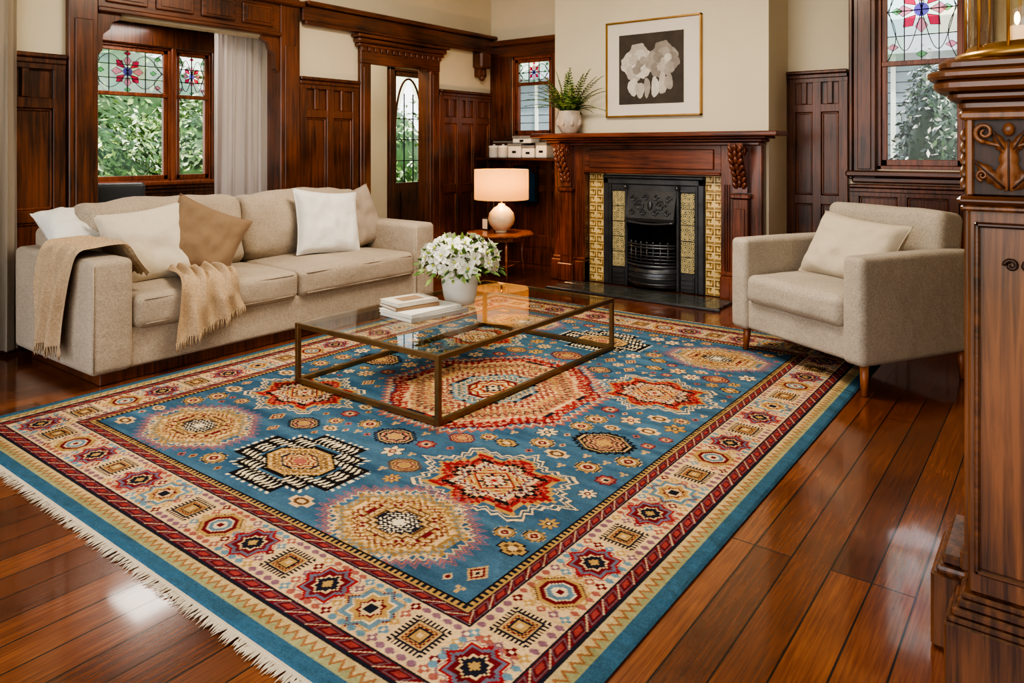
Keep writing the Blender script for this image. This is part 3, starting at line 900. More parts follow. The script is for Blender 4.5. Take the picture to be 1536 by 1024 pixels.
for (ox, oz, R0, t0) in [(-0.12, 0.03, 0.15, 0), (0.12, 0.04, 0.145, 2)]:
    for (dx, dz, s_, tn) in [(0, 0, 1.0, 0), (0.0, 0.55, 0.62, 1), (-0.55, -0.1, 0.62, 0), (0.5, -0.15, 0.6, 1), (-0.2, -0.55, 0.6, 1), (0.25, -0.5, 0.5, 0), (0.0, 0.1, 0.55, 4 if t0 == 0 else 0), (0.12, 0.42, 0.36, 0), (-0.3, 0.15, 0.34, 1), (0.1, -0.1, 0.26, 3), (-0.1, -0.45, 0.28, 3), (0.35, 0.1, 0.25, 2)]:
        idx = (tn+t0) % 4 if tn != 4 else 4
        disc(ac+ox+dx*R0, 1.99+oz+dz*R0, R0*s_, R0*s_*0.95, M_art[idx], kk, 5+kk % 3); kk += 1
for (dx, dz, rx, rz, tn) in [(-0.17, -0.17, 0.05, 0.08, 0), (-0.10, -0.2, 0.045, 0.07, 1), (-0.03, -0.18, 0.03, 0.09, 2), (0.05, -0.18, 0.04, 0.09, 0), (0.12, -0.15, 0.04, 0.10, 1), (0.18, -0.14, 0.04, 0.07, 2)]:
    disc(ac+dx, 1.97+dz, rx, rz, M_art[tn], kk, 3, 0.1); kk += 1
b.make()

b = B('potted_fern')
fc = (-3.72, 5.79, 1.386)
b.lathe([(0.0, 0), (0.065, 0), (0.072, 0.01), (0.10, 0.05), (0.118, 0.11), (0.112, 0.16), (0.098, 0.19), (0.104, 0.21), (0.098, 0.212), (0.088, 0.19), (0.0, 0.18)], fc, M_pot)
for k in range(8):
    a = k*pi/4
    b.ball((fc[0]+0.108*math.cos(a), fc[1]+0.108*math.sin(a), fc[2]+0.10), (0.022, 0.022, 0.035), M_pot)
for k in range(60):
    a = random.random()*2*pi; ln = 0.22+random.random()*0.22; el = 0.5+random.random()*0.95
    if math.sin(a) > 0.3: ln *= 0.5
    P = []
    for i in range(9):
        t = i/8
        r = ln*t*math.cos(el)*(1+0.3*t); z = ln*math.sin(el)*t*1.3-0.20*t*t*(1.3-el*0.7)
        P.append(Vector((fc[0]+0.03*math.cos(a)+r*math.cos(a), min(FY-0.03, fc[1]+0.03*math.sin(a)+r*math.sin(a)), fc[2]+0.19+z)))
    b.tube(P, 0.0022, M_leaf2, 4)
    for i in range(1, 9):
        d = (P[i]-P[i-1]).normalized(); sd = d.cross(Vector((0, 0, 1)))
        if sd.length < 0.1: sd = Vector((1, 0, 0))
        sd.normalize()
        wl = 0.05*math.sin(min(1, (i+0.5)/8)*pi*0.85+0.25)
        for sg in (-1, 1):
            for q in (0, 0.5):
                p = P[i]*(1-q)+P[i-1]*q
                tip = p+sd*sg*wl+d*0.015+Vector((0, 0, -0.006))
                tip.y = min(tip.y, FY-0.02)
                b.add([p-d*0.008, p+sd*sg*wl*0.5-d*0.006, tip, p+sd*sg*wl*0.5+d*0.012], [(0, 1, 2, 3)], random.choice([M_leaf1, M_leaf2, M_leaf3]))
b.make()

b = B('wall_shelf')
b.box((-5.14, 6.12, 1.12), (-4.0, YB-0.045, 1.145), M_woodX, 0.006)
for x in (-5.05, -4.55, -4.1):
    b.prism([(6.41, 0.95), (6.20, 1.118), (6.41, 1.118)], x, x+0.025, M_woodX)
b.make()
b = B('white_canister_set')
for (x, y) in [(-4.98, 6.24), (-4.84, 6.22), (-4.93, 6.34)]:
    b.lathe([(0.0, 0), (0.055, 0), (0.06, 0.008), (0.06, 0.105), (0.063, 0.107), (0.063, 0.125), (0.055, 0.132), (0.012, 0.134), (0.012, 0.146), (0.0, 0.148)], (x, y, 1.146), M_cer, 20)
b.make()
b = B('storage_box_set')
for (x0, x1, y0, z0, z1) in [(-4.74, -4.57, 6.17, 1.147, 1.27), (-4.555, -4.40, 6.17, 1.147, 1.25), (-4.385, -4.25, 6.18, 1.147, 1.28), (-4.70, -4.46, 6.20, 1.302, 1.35)]:
    b.box((x0, y0, z0), (x1, 6.36, z1), M_cer, 0.006)
    b.box((x0-0.004, y0-0.004, z1), (x1+0.004, 6.364, z1+0.03), M_greyp, 0.005)
    b.box(((x0+x1)/2-0.025, y0-0.006, (z0+z1)/2-0.012), ((x0+x1)/2+0.025, y0, (z0+z1)/2+0.012), M_blk, 0.002)
b.make()
b = B('wall_tablet')
M_scr = simple('screen_blue', L(20, 60, 92), 0.15, var=0.4, scale=6)
b.box((-4.83, YB-0.075, 0.66), (-4.52, YB-0.036, 1.06), M_blk, 0.006)
b.box((-4.81, YB-0.078, 0.68), (-4.54, YB-0.074, 1.04), M_scr)
b.make()

tcx, tcy = -4.36, 5.55
TH = 0.44
b = B('side_table')
Rt = 0.34
def octa(r, z): return [(tcx+r*math.cos(pi/8+k*pi/4), tcy+r*math.sin(pi/8+k*pi/4), z) for k in range(8)]
lv = [octa(Rt-0.01, TH-0.025), octa(Rt, TH-0.018), octa(Rt, TH-0.006), octa(Rt-0.006, TH)]
vs = sum(lv, [])
fs = [tuple(range(8))[::-1], tuple(range(24, 32))]
for i in range(3):
    for k in range(8): fs.append((i*8+k, i*8+(k+1) % 8, (i+1)*8+(k+1) % 8, (i+1)*8+k))
b.add(vs, fs, M_tablew)
lv = [octa(Rt-0.09, TH-0.07), octa(Rt-0.09, TH-0.025)]
b.add(sum(lv, []), [tuple(range(8))[::-1], tuple(range(8, 16))]+[(k, (k+1) % 8, 8+(k+1) % 8, 8+k) for k in range(8)], M_tablew)
for k in range(4):
    a = pi/4+k*pi/2+0.15
    ca, sa = math.cos(a), math.sin(a)
    b.tube([(tcx+0.22*ca, tcy+0.22*sa, TH-0.03), (tcx+0.225*ca, tcy+0.225*sa, 0.2), (tcx+0.245*ca, tcy+0.245*sa, 0.001)], [0.016, 0.013, 0.010], M_tablew, 8)
    a2 = a+pi/2
    b.tube([(tcx+0.23*ca, tcy+0.23*sa, 0.14), (tcx+0.23*math.cos(a2), tcy+0.23*math.sin(a2), 0.14)], 0.007, M_tablew, 6)
b.make()
b = B('table_lamp')
lc = (tcx+0.02, tcy, TH+0.001)
b.lathe([(0.0, 0), (0.055, 0), (0.06, 0.008), (0.055, 0.015), (0.075, 0.03), (0.118, 0.08), (0.13, 0.13), (0.118, 0.185), (0.075, 0.235), (0.035, 0.258), (0.03, 0.275), (0.0, 0.278)], lc, M_lampb, 40)
b.tube([(lc[0], lc[1], lc[2]+0.27), (lc[0], lc[1], lc[2]+0.36)], 0.01, M_brass)
b.lathe([(0.258, 0.315), (0.262, 0.317), (0.262, 0.603), (0.258, 0.605), (0.256, 0.603), (0.256, 0.317), (0.258, 0.315)], lc, M_shade, 48)
for k in range(3):
    a = k*2*pi/3
    b.tube([(lc[0], lc[1], lc[2]+0.56), (lc[0]+0.256*math.cos(a), lc[1]+0.256*math.sin(a), lc[2]+0.58)], 0.003, M_brass, 6)
b.tube([(lc[0], lc[1], lc[2]+0.36), (lc[0], lc[1], lc[2]+0.58)], 0.004, M_brass, 6)
b.ball((lc[0], lc[1], lc[2]+0.42), 0.03, M_cer)
b.make()
pl = bpy.data.lights.new('lamp_bulb', 'POINT'); pl.energy = 17; pl.color = (1, 0.62, 0.29); pl.shadow_soft_size = 0.06
po = bpy.data.objects.new('lamp_bulb', pl); po.location = (lc[0]+0.06, lc[1]-0.06, lc[2]+0.50); bpy.context.collection.objects.link(po)
b = B('desk_clock')
b.box((-4.625, 5.60, TH+0.001), (-4.545, 5.64, TH+0.12), M_blk, 0.006)
b.box((-4.615, 5.595, TH+0.012), (-4.555, 5.60, TH+0.108), M_cer, 0.002)
b.make()

# ------------------------------------------------------------------ sofa
b = B('sofa')
sx0, sx1, sy0, sy1 = -5.0, -3.98, 1.68, 4.24
b.box((sx0+0.06, sy0+0.07, 0.0), (sx1-0.06, sy1-0.07, 0.075), M_wood, 0.005)
b.soft((sx0+0.02, sy0+0.16, 0.07), (sx1-0.025, sy1-0.16, 0.29), 0.02, M_sofa)
for (y0, y1) in [(sy0, sy0+0.22), (sy1-0.22, sy1)]:
    b.soft((sx0, y0, 0.07), (sx1, y1, 0.665), 0.035, M_sofa, puff=(0.004, 0.006, 0.008))
    b.tube([(sx1+0.001, y0+0.012, 0.09), (sx1+0.001, y0+0.012, 0.64)], 0.004, M_sofa, 6)
b.soft((sx0, sy0+0.1, 0.07), (sx0+0.2, sy1-0.1, 0.78), 0.05, M_sofa)
ym = (sy0+sy1)/2
for k, (y0, y1) in enumerate([(sy0+0.225, ym-0.004), (ym+0.004, sy1-0.225)]):
    b.soft((sx0+0.16, y0, 0.275), (sx1+0.01, y1, 0.455), 0.045, M_sofa, puff=(0.010, 0.0, 0.028), wob=0.009, seed=k, nmid=14)
    for zz in (0.30, 0.432):
        b.tube([(sx1+0.008, y0+0.05+(y1-y0-0.1)*q/10, zz) for q in range(11)], 0.004, M_sofa, 6)
    Mx = Matrix.Translation((sx0+0.30, (y0+y1)/2, 0.675)) @ Matrix.Rotation(math.radians(-11), 4, 'Y')
    b.soft((-0.115, -(y1-y0)/2, -0.235), (0.115, (y1-y0)/2, 0.235), 0.07, M_sofa, puff=(0.055, 0.0, 0.03), M=Mx, wob=0.024, seed=k+4, nmid=16)
b.make()

def cushion(name, mat, w, h, th, M, seed):
    b = B(name); b.pillow(w, h, th, mat, M, seed); return b.make()
cushion('throw_pillow', M_white, 0.42, 0.36, 0.15, place(-4.72, 1.93, 0.77, 90, -60, 0), 1)
cushion('throw_pillow', M_cream, 0.50, 0.48, 0.17, place(-4.40, 2.18, 0.665, 72, -22, -8), 2)
cushion('throw_pillow', M_tan, 0.47, 0.45, 0.16, place(-4.30, 2.47, 0.68, 68, -22, 26), 3)
cushion('throw_pillow', M_white, 0.52, 0.50, 0.18, place(-4.40, 3.52, 0.695, 80, -20, 6), 4)
cushion('throw_pillow', M_grei, 0.48, 0.48, 0.16, place(-4.50, 3.88, 0.69, 95, -16, -10), 5)

def polyline(path, t):
    ds = [0]
    for i in range(1, len(path)):
        ds.append(ds[-1]+math.dist(path[i], path[i-1]))
    s = t*ds[-1]
    for i in range(1, len(path)):
        if s <= ds[i]+1e-9:
            f = (s-ds[i-1])/(ds[i]-ds[i-1])
            return tuple(path[i-1][k]*(1-f)+path[i][k]*f for k in range(len(path[0])))
    return path[-1]
def smoothpath(path, it=2):
    for _ in range(it):
        q = [path[0]]
        for i in range(len(path)-1):
            a, c = path[i], path[i+1]
            q.append(tuple(0.75*x+0.25*y for x, y in zip(a, c))); q.append(tuple(0.25*x+0.75*y for x, y in zip(a, c)))
        q.append(path[-1]); path = q
    return path
b = B('throw_blanket')
path = smoothpath([(2.02, 0.52), (1.97, 0.60), (1.93, 0.70), (1.86, 0.71), (1.75, 0.705), (1.665, 0.70), (1.645, 0.60), (1.635, 0.4), (1.63, 0.20)])
def fa(u, v):
    y, z = polyline(path, u)
    wtop = 0.34+0.12*(1-u)
    x = -4.36+(v-0.5)*wtop + 0.05*(1-u)*1.5
    rip = 0.020*math.sin(v*17+u*2.5)+0.012*math.sin(v*31+u*5)
    out = max(0, min(1, (u-0.45)*4))
    return (x+0.012*math.sin(u*9+v*3), y-out*(0.012+rip), z+(1-out)*(0.012+abs(rip)))
b.surf(fa, 60, 50, M_throw)
for k in range(60):
    p = Vector(fa(1.0, k/59))
    b.tube([p, p+Vector((random.uniform(-.006, .006), random.uniform(-.006, .004), -0.03)), p+Vector((random.uniform(-.01, .01), random.uniform(-.008, .004), -0.06))], [0.003, 0.003, 0.0015], M_throw, 4)
b.make()
b = B('throw_blanket')
path2 = smoothpath([(-4.42, 0.56), (-4.36, 0.515), (-4.20, 0.505), (-4.05, 0.50), (-3.965, 0.485), (-3.945, 0.42), (-3.945, 0.30), (-3.94, 0.17)])
def fs2(u, v):
    x, z = polyline(path2, u)
    w = 0.26+0.16*u
    y = 2.36+(v-0.5)*w-0.04*u+0.02*math.sin(u*6)
    rip = 0.020*math.sin(v*15+u*4)+0.012*math.sin(v*29-u*6)
    out = max(0, min(1, (u-0.55)*4))
    zz = z + out*(0.14*v*max(0, (u-0.6))/0.4)
    return (x+out*(0.022+rip)+0.0, y, zz+(1-out)*(0.014+abs(rip)*1.5))
b.surf(fs2, 56, 50, M_throw)
for k in range(56):
    p = Vector(fs2(1.0, k/55))
    b.tube([p, p+Vector((random.uniform(-.004, .006), random.uniform(-.006, .006), -0.03)), p+Vector((random.uniform(-.004, .006), random.uniform(-.01, .01), -0.055))], [0.003, 0.003, 0.0015], M_throw, 4)
b.make()

b = B('armchair')
AM = place(-1.212, 4.221, 0, -29.4)
b.soft((-0.44, -0.02, 0.16), (0.44, 0.74, 0.34), 0.02, M_chair, M=AM)
for sg in (-1, 1):
    lo, hi = sorted((sg*0.49, sg*0.355))
    b.soft((lo, -0.045, 0.155), (hi, 0.79, 0.70), 0.03, M_chair, M=AM, puff=(0.004, 0.004, 0.006))
b.soft((-0.352, -0.055, 0.325), (0.352, 0.62, 0.49), 0.045, M_chair, M=AM, puff=(0, 0.008, 0.02), wob=0.006, nmid=12)
MB = AM @ Matrix.Translation((0, 0.70, 0.52)) @ Matrix.Rotation(math.radians(-9), 4, 'X')
b.soft((-0.40, -0.10, -0.36), (0.40, 0.10, 0.38), 0.045, M_chair, M=MB, puff=(0, 0.02, 0.008), wob=0.006, nmid=12)
for (x, y, zb) in [(-0.42, 0.03, 0.016), (0.44, 0.02, 0.001), (-0.42, 0.74, 0.001), (0.44, 0.74, 0.001)]:
    b.tube([AM @ Vector((x, y, 0.17)), AM @ Vector((x*1.02, y+(-0.01 if y < 0.3 else 0.01), zb))], [0.024, 0.016], M_legw, 12)
b.make()
cushion('throw_pillow', M_beige, 0.62, 0.41, 0.18, AM @ Matrix.Translation((0.02, 0.41, 0.66)) @ Matrix.Rotation(math.radians(-28), 4, 'X') @ Matrix.Rotation(math.radians(4), 4, 'Y'), 9)

RZ = 0.016
b = B('coffee_table')
tx0, tx1, ty0, ty1, tz = -3.25, -2.22, 2.385, 3.965, 0.328
t = 0.024
for x in (tx0, tx1-t):
    for y in (ty0, ty1-t):
        b.box((x, y, RZ), (x+t, y+t, tz), M_brass, 0.0015)
for z in (RZ, tz-t):
    for x in (tx0, tx1-t): b.box((x, ty0+t, z), (x+t, ty1-t, z+t), M_brass, 0.0015)
    for y in (ty0, ty1-t): b.box((tx0+t, y, z), (tx1-t, y+t, z+t), M_brass, 0.0015)
gq = [(tx0+t*0.5, ty0+t*0.5), (tx1-t*0.5, ty0+t*0.5), (tx1-t*0.5, ty1-t*0.5), (tx0+t*0.5, ty1-t*0.5)]
b.add([(x, y, tz+0.002) for x, y in gq], [(0, 1, 2, 3)], M_tglass)
b.make()
TZ = tz+0.003
b = B('book_stack')
M_pages = simple('book_pages', L(232, 226, 212), 0.8, var=0.04)
covers = [simple('book_cover_grey', L(172, 168, 162), 0.5), simple('book_cover_white', L(222, 219, 212), 0.45),
          simple('book_cover_tan', L(150, 120, 92), 0.5), simple('book_cover_ivory', L(210, 202, 188), 0.5)]
z = TZ
for (w, d, h, yaw, cv, ox, oy) in [(0.40, 0.29, 0.022, 82, 0, 0.03, 0.02), (0.37, 0.27, 0.020, 86, 1, 0.02, 0.0), (0.27, 0.20, 0.018, 74, 2, -0.04, -0.03), (0.26, 0.19, 0.022, 78, 3, -0.04, -0.03)]:
    M = place(-2.88+ox, 2.93+oy, z, yaw)
    b.box((-w/2, -d/2, 0), (w/2, d/2, 0.003), covers[cv], 0.001, M)
    b.box((-w/2, -d/2, h-0.003), (w/2, d/2, h), covers[cv], 0.001, M)
    b.box((-w/2, -d/2, 0.0), (w/2, -d/2+0.004, h), covers[cv], 0.001, M)
    b.box((-w/2+0.004, -d/2+0.003, 0.003), (w/2-0.004, d/2-0.004, h-0.003), M_pages, 0, M)
    z += h+0.0005
b.box((-0.07, -0.05, 0), (0.07, 0.05, 0.0006), covers[2], 0, place(-2.92, 2.90, z, 78))
b.make()
b = B('vase_of_flowers')
vc = (-2.87, 3.27, TZ)
b.lathe([(0.0, 0), (0.075, 0), (0.085, 0.005), (0.098, 0.05), (0.108, 0.12), (0.112, 0.172), (0.107, 0.175), (0.102, 0.165), (0.095, 0.10), (0.0, 0.09)], vc, M_cer, 40)
cc = Vector((vc[0], vc[1], vc[2]+0.24))
def flower(c, nrm, r):
    nrm = nrm.normalized()
    a = nrm.cross(Vector((0.2, 0.1, 1))); a.normalize(); bb = nrm.cross(a)
    ph = random.random()*2
    for ring, (rr, lift, n) in enumerate([(r, 0.1, 5), (r*0.6, 0.45, 4)]):
        for k in range(n):
            an = ph+ring*0.5+2*pi*k/n; w = 2*pi/n*0.46
            def P(q, an2, l): return c+(a*math.cos(an2)+bb*math.sin(an2))*q+nrm*l
            b.add([P(0, an, 0), P(rr*0.65, an-w, rr*lift), P(rr*0.95, an-w*0.45, rr*(lift+0.05)), P(rr, an, rr*lift*0.8), P(rr*0.95, an+w*0.45, rr*(lift+0.05)), P(rr*0.65, an+w, rr*lift), P(rr*0.5, an, rr*lift*0.3)],
                  [(0, 1, 6), (1, 2, 3, 6), (6, 3, 4, 5), (0, 6, 5)], M_petal, None, True)
    b.ball(c+nrm*r*0.2, r*0.16, M_yel, seg=6, rings=4)
for k in range(46):
    zc = 1-1.15*(k+0.5)/46
    a = k*2.39996
    rr = math.sqrt(max(0, 1-zc*zc))
    d = Vector((rr*math.cos(a), rr*math.sin(a), zc))
    p = cc+Vector((d.x*0.225, d.y*0.225, d.z*0.16))*random.uniform(0.86, 1.06)
    flower(p, d+Vector((random.uniform(-.3, .3), random.uniform(-.3, .3), 0)), random.uniform(0.046, 0.062))
for k in range(340):
    zc = random.uniform(-0.35, 0.95); a = random.random()*2*pi; rr = math.sqrt(1-zc*zc)
    d = Vector((rr*math.cos(a), rr*math.sin(a), zc))
    f = random.uniform(0.75, 1.02) if zc > 0 else random.uniform(0.8, 1.2)
    p = cc+Vector((d.x*0.225, d.y*0.225, d.z*0.16))*f
    s1 = d.cross(Vector((random.uniform(-1, 1), random.uniform(-1, 1), 1))).normalized()
    l = random.uniform(0.03, 0.06)
    e = (d+Vector((0, 0, random.uniform(-0.6, 0.3)))).normalized()
    b.add([p-e*l*0.3, p+s1*l*0.3+e*l*0.3, p+e*l, p-s1*l*0.3+e*l*0.3], [(0, 1, 2, 3)], random.choice([M_leaf1, M_leaf2, M_leaf3]))
for k in range(12):
    a = k*pi/6
    b.tube([(vc[0]+0.03*math.cos(a), vc[1]+0.03*math.sin(a), vc[2]+0.095), cc+Vector((0.13*math.cos(a), 0.13*math.sin(a), -0.02))], 0.003, M_leaf1, 4)
b.make()

b = B('office_chair')
oc = Matrix.Translation((-5.66, 2.50, 0)) @ Matrix.Rotation(math.radians(70), 4, 'Z')
b.soft((-0.24, -0.22, 0.44), (0.24, 0.24, 0.51), 0.03, M_dark, M=oc)
b.soft((-0.23, -0.28, 0.56), (0.23, -0.22, 1.0), 0.03, M_dark, M=oc)
b.tube([oc @ Vector((0, -0.2, 0.46)), oc @ Vector((0, -0.27, 0.5)), oc @ Vector((0, -0.29, 0.75))], 0.018, M_blk)
b.tube([oc @ Vector((0, 0, 0.1)), oc @ Vector((0, 0, 0.45))], 0.025, M_blk)
for k in range(5):
    a = 2*pi*k/5
    b.tube([oc @ Vector((0, 0, 0.12)), oc @ Vector((0.25*math.cos(a), 0.25*math.sin(a), 0.07))], 0.016, M_blk)
    b.ball(oc @ Vector((0.25*math.cos(a), 0.25*math.sin(a), 0.031)), 0.03, M_blk)
b.make()

# ------------------------------------------------------------------ right carved mantelpiece (near)
b = B('carved_mantelpiece')
W = M_oak
b.box((-0.20, 2.08, 0.0), (0.9, 2.358, 1.36), W, 0.004)
b.box((-0.275, 2.10, 0.0), (0.9, 2.358, 0.19), W, 0.008)
b.box((-0.262, 2.09, 0.19), (0.9, 2.358, 0.215), W, 0.01, seg=2)
b.box((-0.25, 2.10, 0.215), (0.9, 2.358, 0.24), W, 0.006)
b.box((-0.205, 2.04, 0.24), (0.5, 2.09, 0.29), W, 0.006)
for (o, z0, z1) in [(0.045, 0, 0.15), (0.04, 0.15, 0.165), (0.03, 0.165, 0.185), (0.02, 0.185, 0.205), (0.012, 0.205, 0.22)]:
    b.box((-0.185-o, 1.99-o*0.6, z0), (0.12+o, 2.09, z1), W, 0.005)
b.box((-0.185, 1.995, 0.22), (0.12, 2.09, 1.12), W, 0.006)
for (p, q) in [((-0.172, 0.27), (-0.160, 1.08)), ((0.095, 0.27), (0.107, 1.08)), ((-0.172, 0.27), (0.107, 0.282)), ((-0.172, 1.068), (0.107, 1.08))]:
    b.box((p[0], 1.983, p[1]), (q[0], 1.997, q[1]), M_oakD, 0.004)
b.box((-0.198, 1.975, 1.105), (0.135, 2.09, 1.12), W, 0.005)
b.box((-0.205, 1.965, 1.12), (0.14, 2.09, 1.14), M_oakD, 0.008)
b.box((-0.185, 1.992, 1.14), (0.12, 2.09, 1.36), M_oakShade, 0.004)
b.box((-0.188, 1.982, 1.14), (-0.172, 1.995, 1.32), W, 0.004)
b.box((-0.20, 1.97, 1.315), (0.135, 2.09, 1.335), W, 0.005)
# carved capital: crossing scrolls with veined acanthus leaves between
def acan(cx_, cz_, ln, ang, wd):
    """lobed leaf lying on the face; ang from vertical"""
    ca, sa = math.cos(ang), math.sin(ang)
    def fn(u, v):
        c = v*2-1
        lob = 0.72+0.28*abs(math.sin(u*pi*3.5))
        w_ = wd*(math.sin(min(1.0, u*0.9+0.10)*pi)**0.8)*lob
        x = c*w_; z = u*ln - abs(c)*w_*0.35
        y = 1.988-0.013*math.sin(u*pi*0.75+0.3)*(1-0.75*c*c)-0.010*u**3
        return (cx_+x*ca+z*sa, y, cz_-x*sa+z*ca)
    b.surf(fn, 28, 8, W)
    b.tube([Vector(fn(k/10, 0.5))-Vector((0, 0.001, 0)) for k in range(11)], 0.0022, M_oakShade, 5)
for c0 in (-0.105, 0.045):
    acan(c0, 1.155, 0.115, 0.0, 0.024)
    for s3 in (-1, 1):
        acan(c0+s3*0.008, 1.160, 0.085, s3*0.75, 0.017)
        acan(c0+s3*0.004, 1.235, 0.060, s3*0.45, 0.013)
        for (ox, oz, rr, tr) in [(0.046, 1.286, 0.022, 0.0062), (0.050, 1.188, 0.013, 0.0045)]:
            pts = []; rs = []
            for k in range(26):
                a = -pi/2+k/25*3.0*pi; r = rr*(1-k/30)
                pts.append((c0+s3*(ox+r*math.cos(a)*0.9), 1.978-0.004*k/25, oz+r*math.sin(a))); rs.append(tr*(1-0.5*k/25))
            b.tube(pts, rs, W, 8)
        b.tube([(c0+s3*0.004, 1.982, 1.225), (c0+s3*0.014, 1.980, 1.255), (c0+s3*0.046, 1.979, 1.264)], 0.005, W, 8)
    b.ball((c0, 1.978, 1.292), (0.012, 0.012, 0.015), W)
for k in range(5):
    for s3 in (-1, 1):
        b.blob((-0.192, 2.035+s3*0.018, 1.28-0.028*k), (0.012, 0.010, 0.02), Matrix.Rotation(s3*0.7, 3, 'X'), W)
for s3 in (-1, 1):
    pts = []
    for k in range(20):
        a = k/19*2.4*pi; r = 0.014*(1-k/24)
        pts.append((-0.085+s3*(0.016+r*math.cos(a)), 1.990, 0.985+r*math.sin(a)))
    b.tube(pts, 0.0045, M_oakShade, 6)
def slab(x0, y0, z0, z1, r, mat):
    x1, y1 = 0.9, 2.358
    pts = [(x1, y1), (x0, y1)]
    for k in range(9):
        a = pi+k/8*pi/2
        pts.append((x0+r+r*math.cos(a), y0+r+r*math.sin(a)))
    pts.append((x1, y0))
    n = len(pts); e = min(0.008, (z1-z0)*0.3)
    cxm, cym = (x0+x1)/2, (y0+y1)/2
    def ring(z, s):
        return [(x+(s if x < cxm-0.1 else 0), y+(s if y < cym else 0), z) for x, y in pts]
    lv = [ring(z0, e), ring(z0+e, 0), ring(z1-e, 0), ring(z1, e)]
    vs = sum(lv, []); fs = [tuple(range(n)), tuple(range(3*n, 4*n))[::-1]]
    for i in range(3):
        for k in range(n): fs.append((i*n+(k+1) % n, i*n+k, (i+1)*n+k, (i+1)*n+(k+1) % n))
    b.add(vs, fs, mat)
slab(-0.205, 1.965, 1.335, 1.36, 0.03, M_oakD)
slab(-0.225, 1.94, 1.36, 1.378, 0.04, M_oakD)
slab(-0.25, 1.90, 1.378, 1.405, 0.06, M_oakD)
slab(-0.262, 1.885, 1.405, 1.425, 0.07, M_oakD)
slab(-0.24, 1.91, 1.425, 1.45, 0.05, M_oakD)
b.make()
b = B('candle_lantern')
hc = (-0.025, 2.08, 1.451)
b.lathe([(0.0, 0), (0.19, 0), (0.195, 0.006), (0.192, 0.018), (0.175, 0.022), (0.17, 0.034), (0.0, 0.034)], hc, M_gold, 48)
b.lathe([(0.168, 0.034), (0.168, 0.36), (0.165, 0.36), (0.165, 0.034)], hc, M_hglass, 48)
b.lathe([(0.172, 0.355), (0.172, 0.372), (0.16, 0.372), (0.16, 0.355), (0.172, 0.355)], hc, M_brass, 40)
for k in range(14):
    a = k*pi/7+0.2
    b.tube([(hc[0]+0.172*math.cos(a), hc[1]+0.172*math.sin(a), hc[2]+0.02), (hc[0]+0.172*math.cos(a), hc[1]+0.172*math.sin(a), hc[2]+0.36)], 0.0035, M_gold, 6)
M_wax = simple('candle_wax', L(236, 206, 160), 0.5, emit=(1, 0.60, 0.25, 1), estr=0.35)
M_fl = simple('candle_flame', (1, 0.7, 0.3, 1), 0.5, emit=(1, 0.62, 0.2, 1), estr=12)
for (ox, oy, h) in [(-0.07, 0.02, 0.05), (-0.02, 0.05, 0.09), (0.03, -0.04, 0.03), (0.08, 0.03, 0.07), (-0.03, -0.08, 0.02)]:
    b.lathe([(0.0, 0.034), (0.018, 0.034), (0.018, 0.034+h), (0.014, 0.038+h), (0.0, 0.036+h)], (hc[0]+ox, hc[1]+oy, hc[2]), M_wax, 20)
    b.ball((hc[0]+ox, hc[1]+oy, hc[2]+0.056+h), (0.006, 0.006, 0.016), M_fl, seg=8, rings=6)
b.make()

# ------------------------------------------------------------------ rug
RX0, RX1, RY0, RY1 = -3.94, -0.86, 1.07, 4.93
Wd, Ln = RX1-RX0, RY1-RY0
nx, ny = 940, 1178
gx = np.linspace(0, Wd, nx); gy = np.linspace(0, Ln, ny)
X, Y = np.meshgrid(gx, gy)
def C(r, g, b_): return np.array(L(r, g, b_)[:3])
blue = C(80, 112, 134); blue2 = C(56, 86, 110); cream = C(204, 172, 130); cream2 = C(212, 188, 152)
red = C(150, 44, 46); dred = C(112, 36, 42); navy = C(38, 38, 50); gold = C(176, 140, 86); tan = C(184, 152, 106)
green = C(138, 142, 104); rose = C(160, 96, 84); lblue = C(104, 134, 148); black = C(32, 28, 30); ivory = C(216, 200, 170); mauve = C(134, 98, 110); brown = C(104, 74, 50)
def vnoise(sx, sy, seed):
    r = np.random.default_rng(seed)
    g = r.random((int(Ln/sy)+3, int(Wd/sx)+3))
    u = X/sx; v = Y/sy
    i = np.floor(u).astype(int); j = np.floor(v).astype(int); fu = u-i; fv = v-j
    fu = fu*fu*(3-2*fu); fv = fv*fv*(3-2*fv)
    return (g[j, i]*(1-fu)+g[j, i+1]*fu)*(1-fv)+(g[j+1, i]*(1-fu)+g[j+1, i+1]*fu)*fv
def put(mask, c): col[mask] = c
ab = np.clip((vnoise(0.7, 0.05, 1)*0.5+vnoise(0.22, 0.03, 2)*0.5-0.5)*1.6+0.5, 0, 1)
col = blue*(1-ab[..., None])+blue2*ab[..., None]
col0 = col.copy()
def win(cx, cy, rx, ry):
    i0 = max(0, int((cx-rx)/Wd*(nx-1))-1); i1 = min(nx, int((cx+rx)/Wd*(nx-1))+3)
    j0 = max(0, int((cy-ry)/Ln*(ny-1))-1); j1 = min(ny, int((cy+ry)/Ln*(ny-1))+3)
    return slice(j0, j1), slice(i0, i1)
def shp(kind, a, b_):
    if kind == 'dia': return a+b_
    if kind == 'oct': return np.maximum(np.maximum(a, b_), (a+b_)/1.35)
    if kind == 'cross': return np.minimum(np.minimum(np.maximum(a, b_*2.3), np.maximum(a*2.3, b_)), np.maximum(a, b_)*1.45)
    if kind == 'star': return np.minimum(np.maximum(a, b_)*1.3, (a+b_)*0.92)
    if kind == 'sq': return np.maximum(a, b_)
FIELD = object()
def tri(x): return 2*np.abs((x % 1)-0.5)
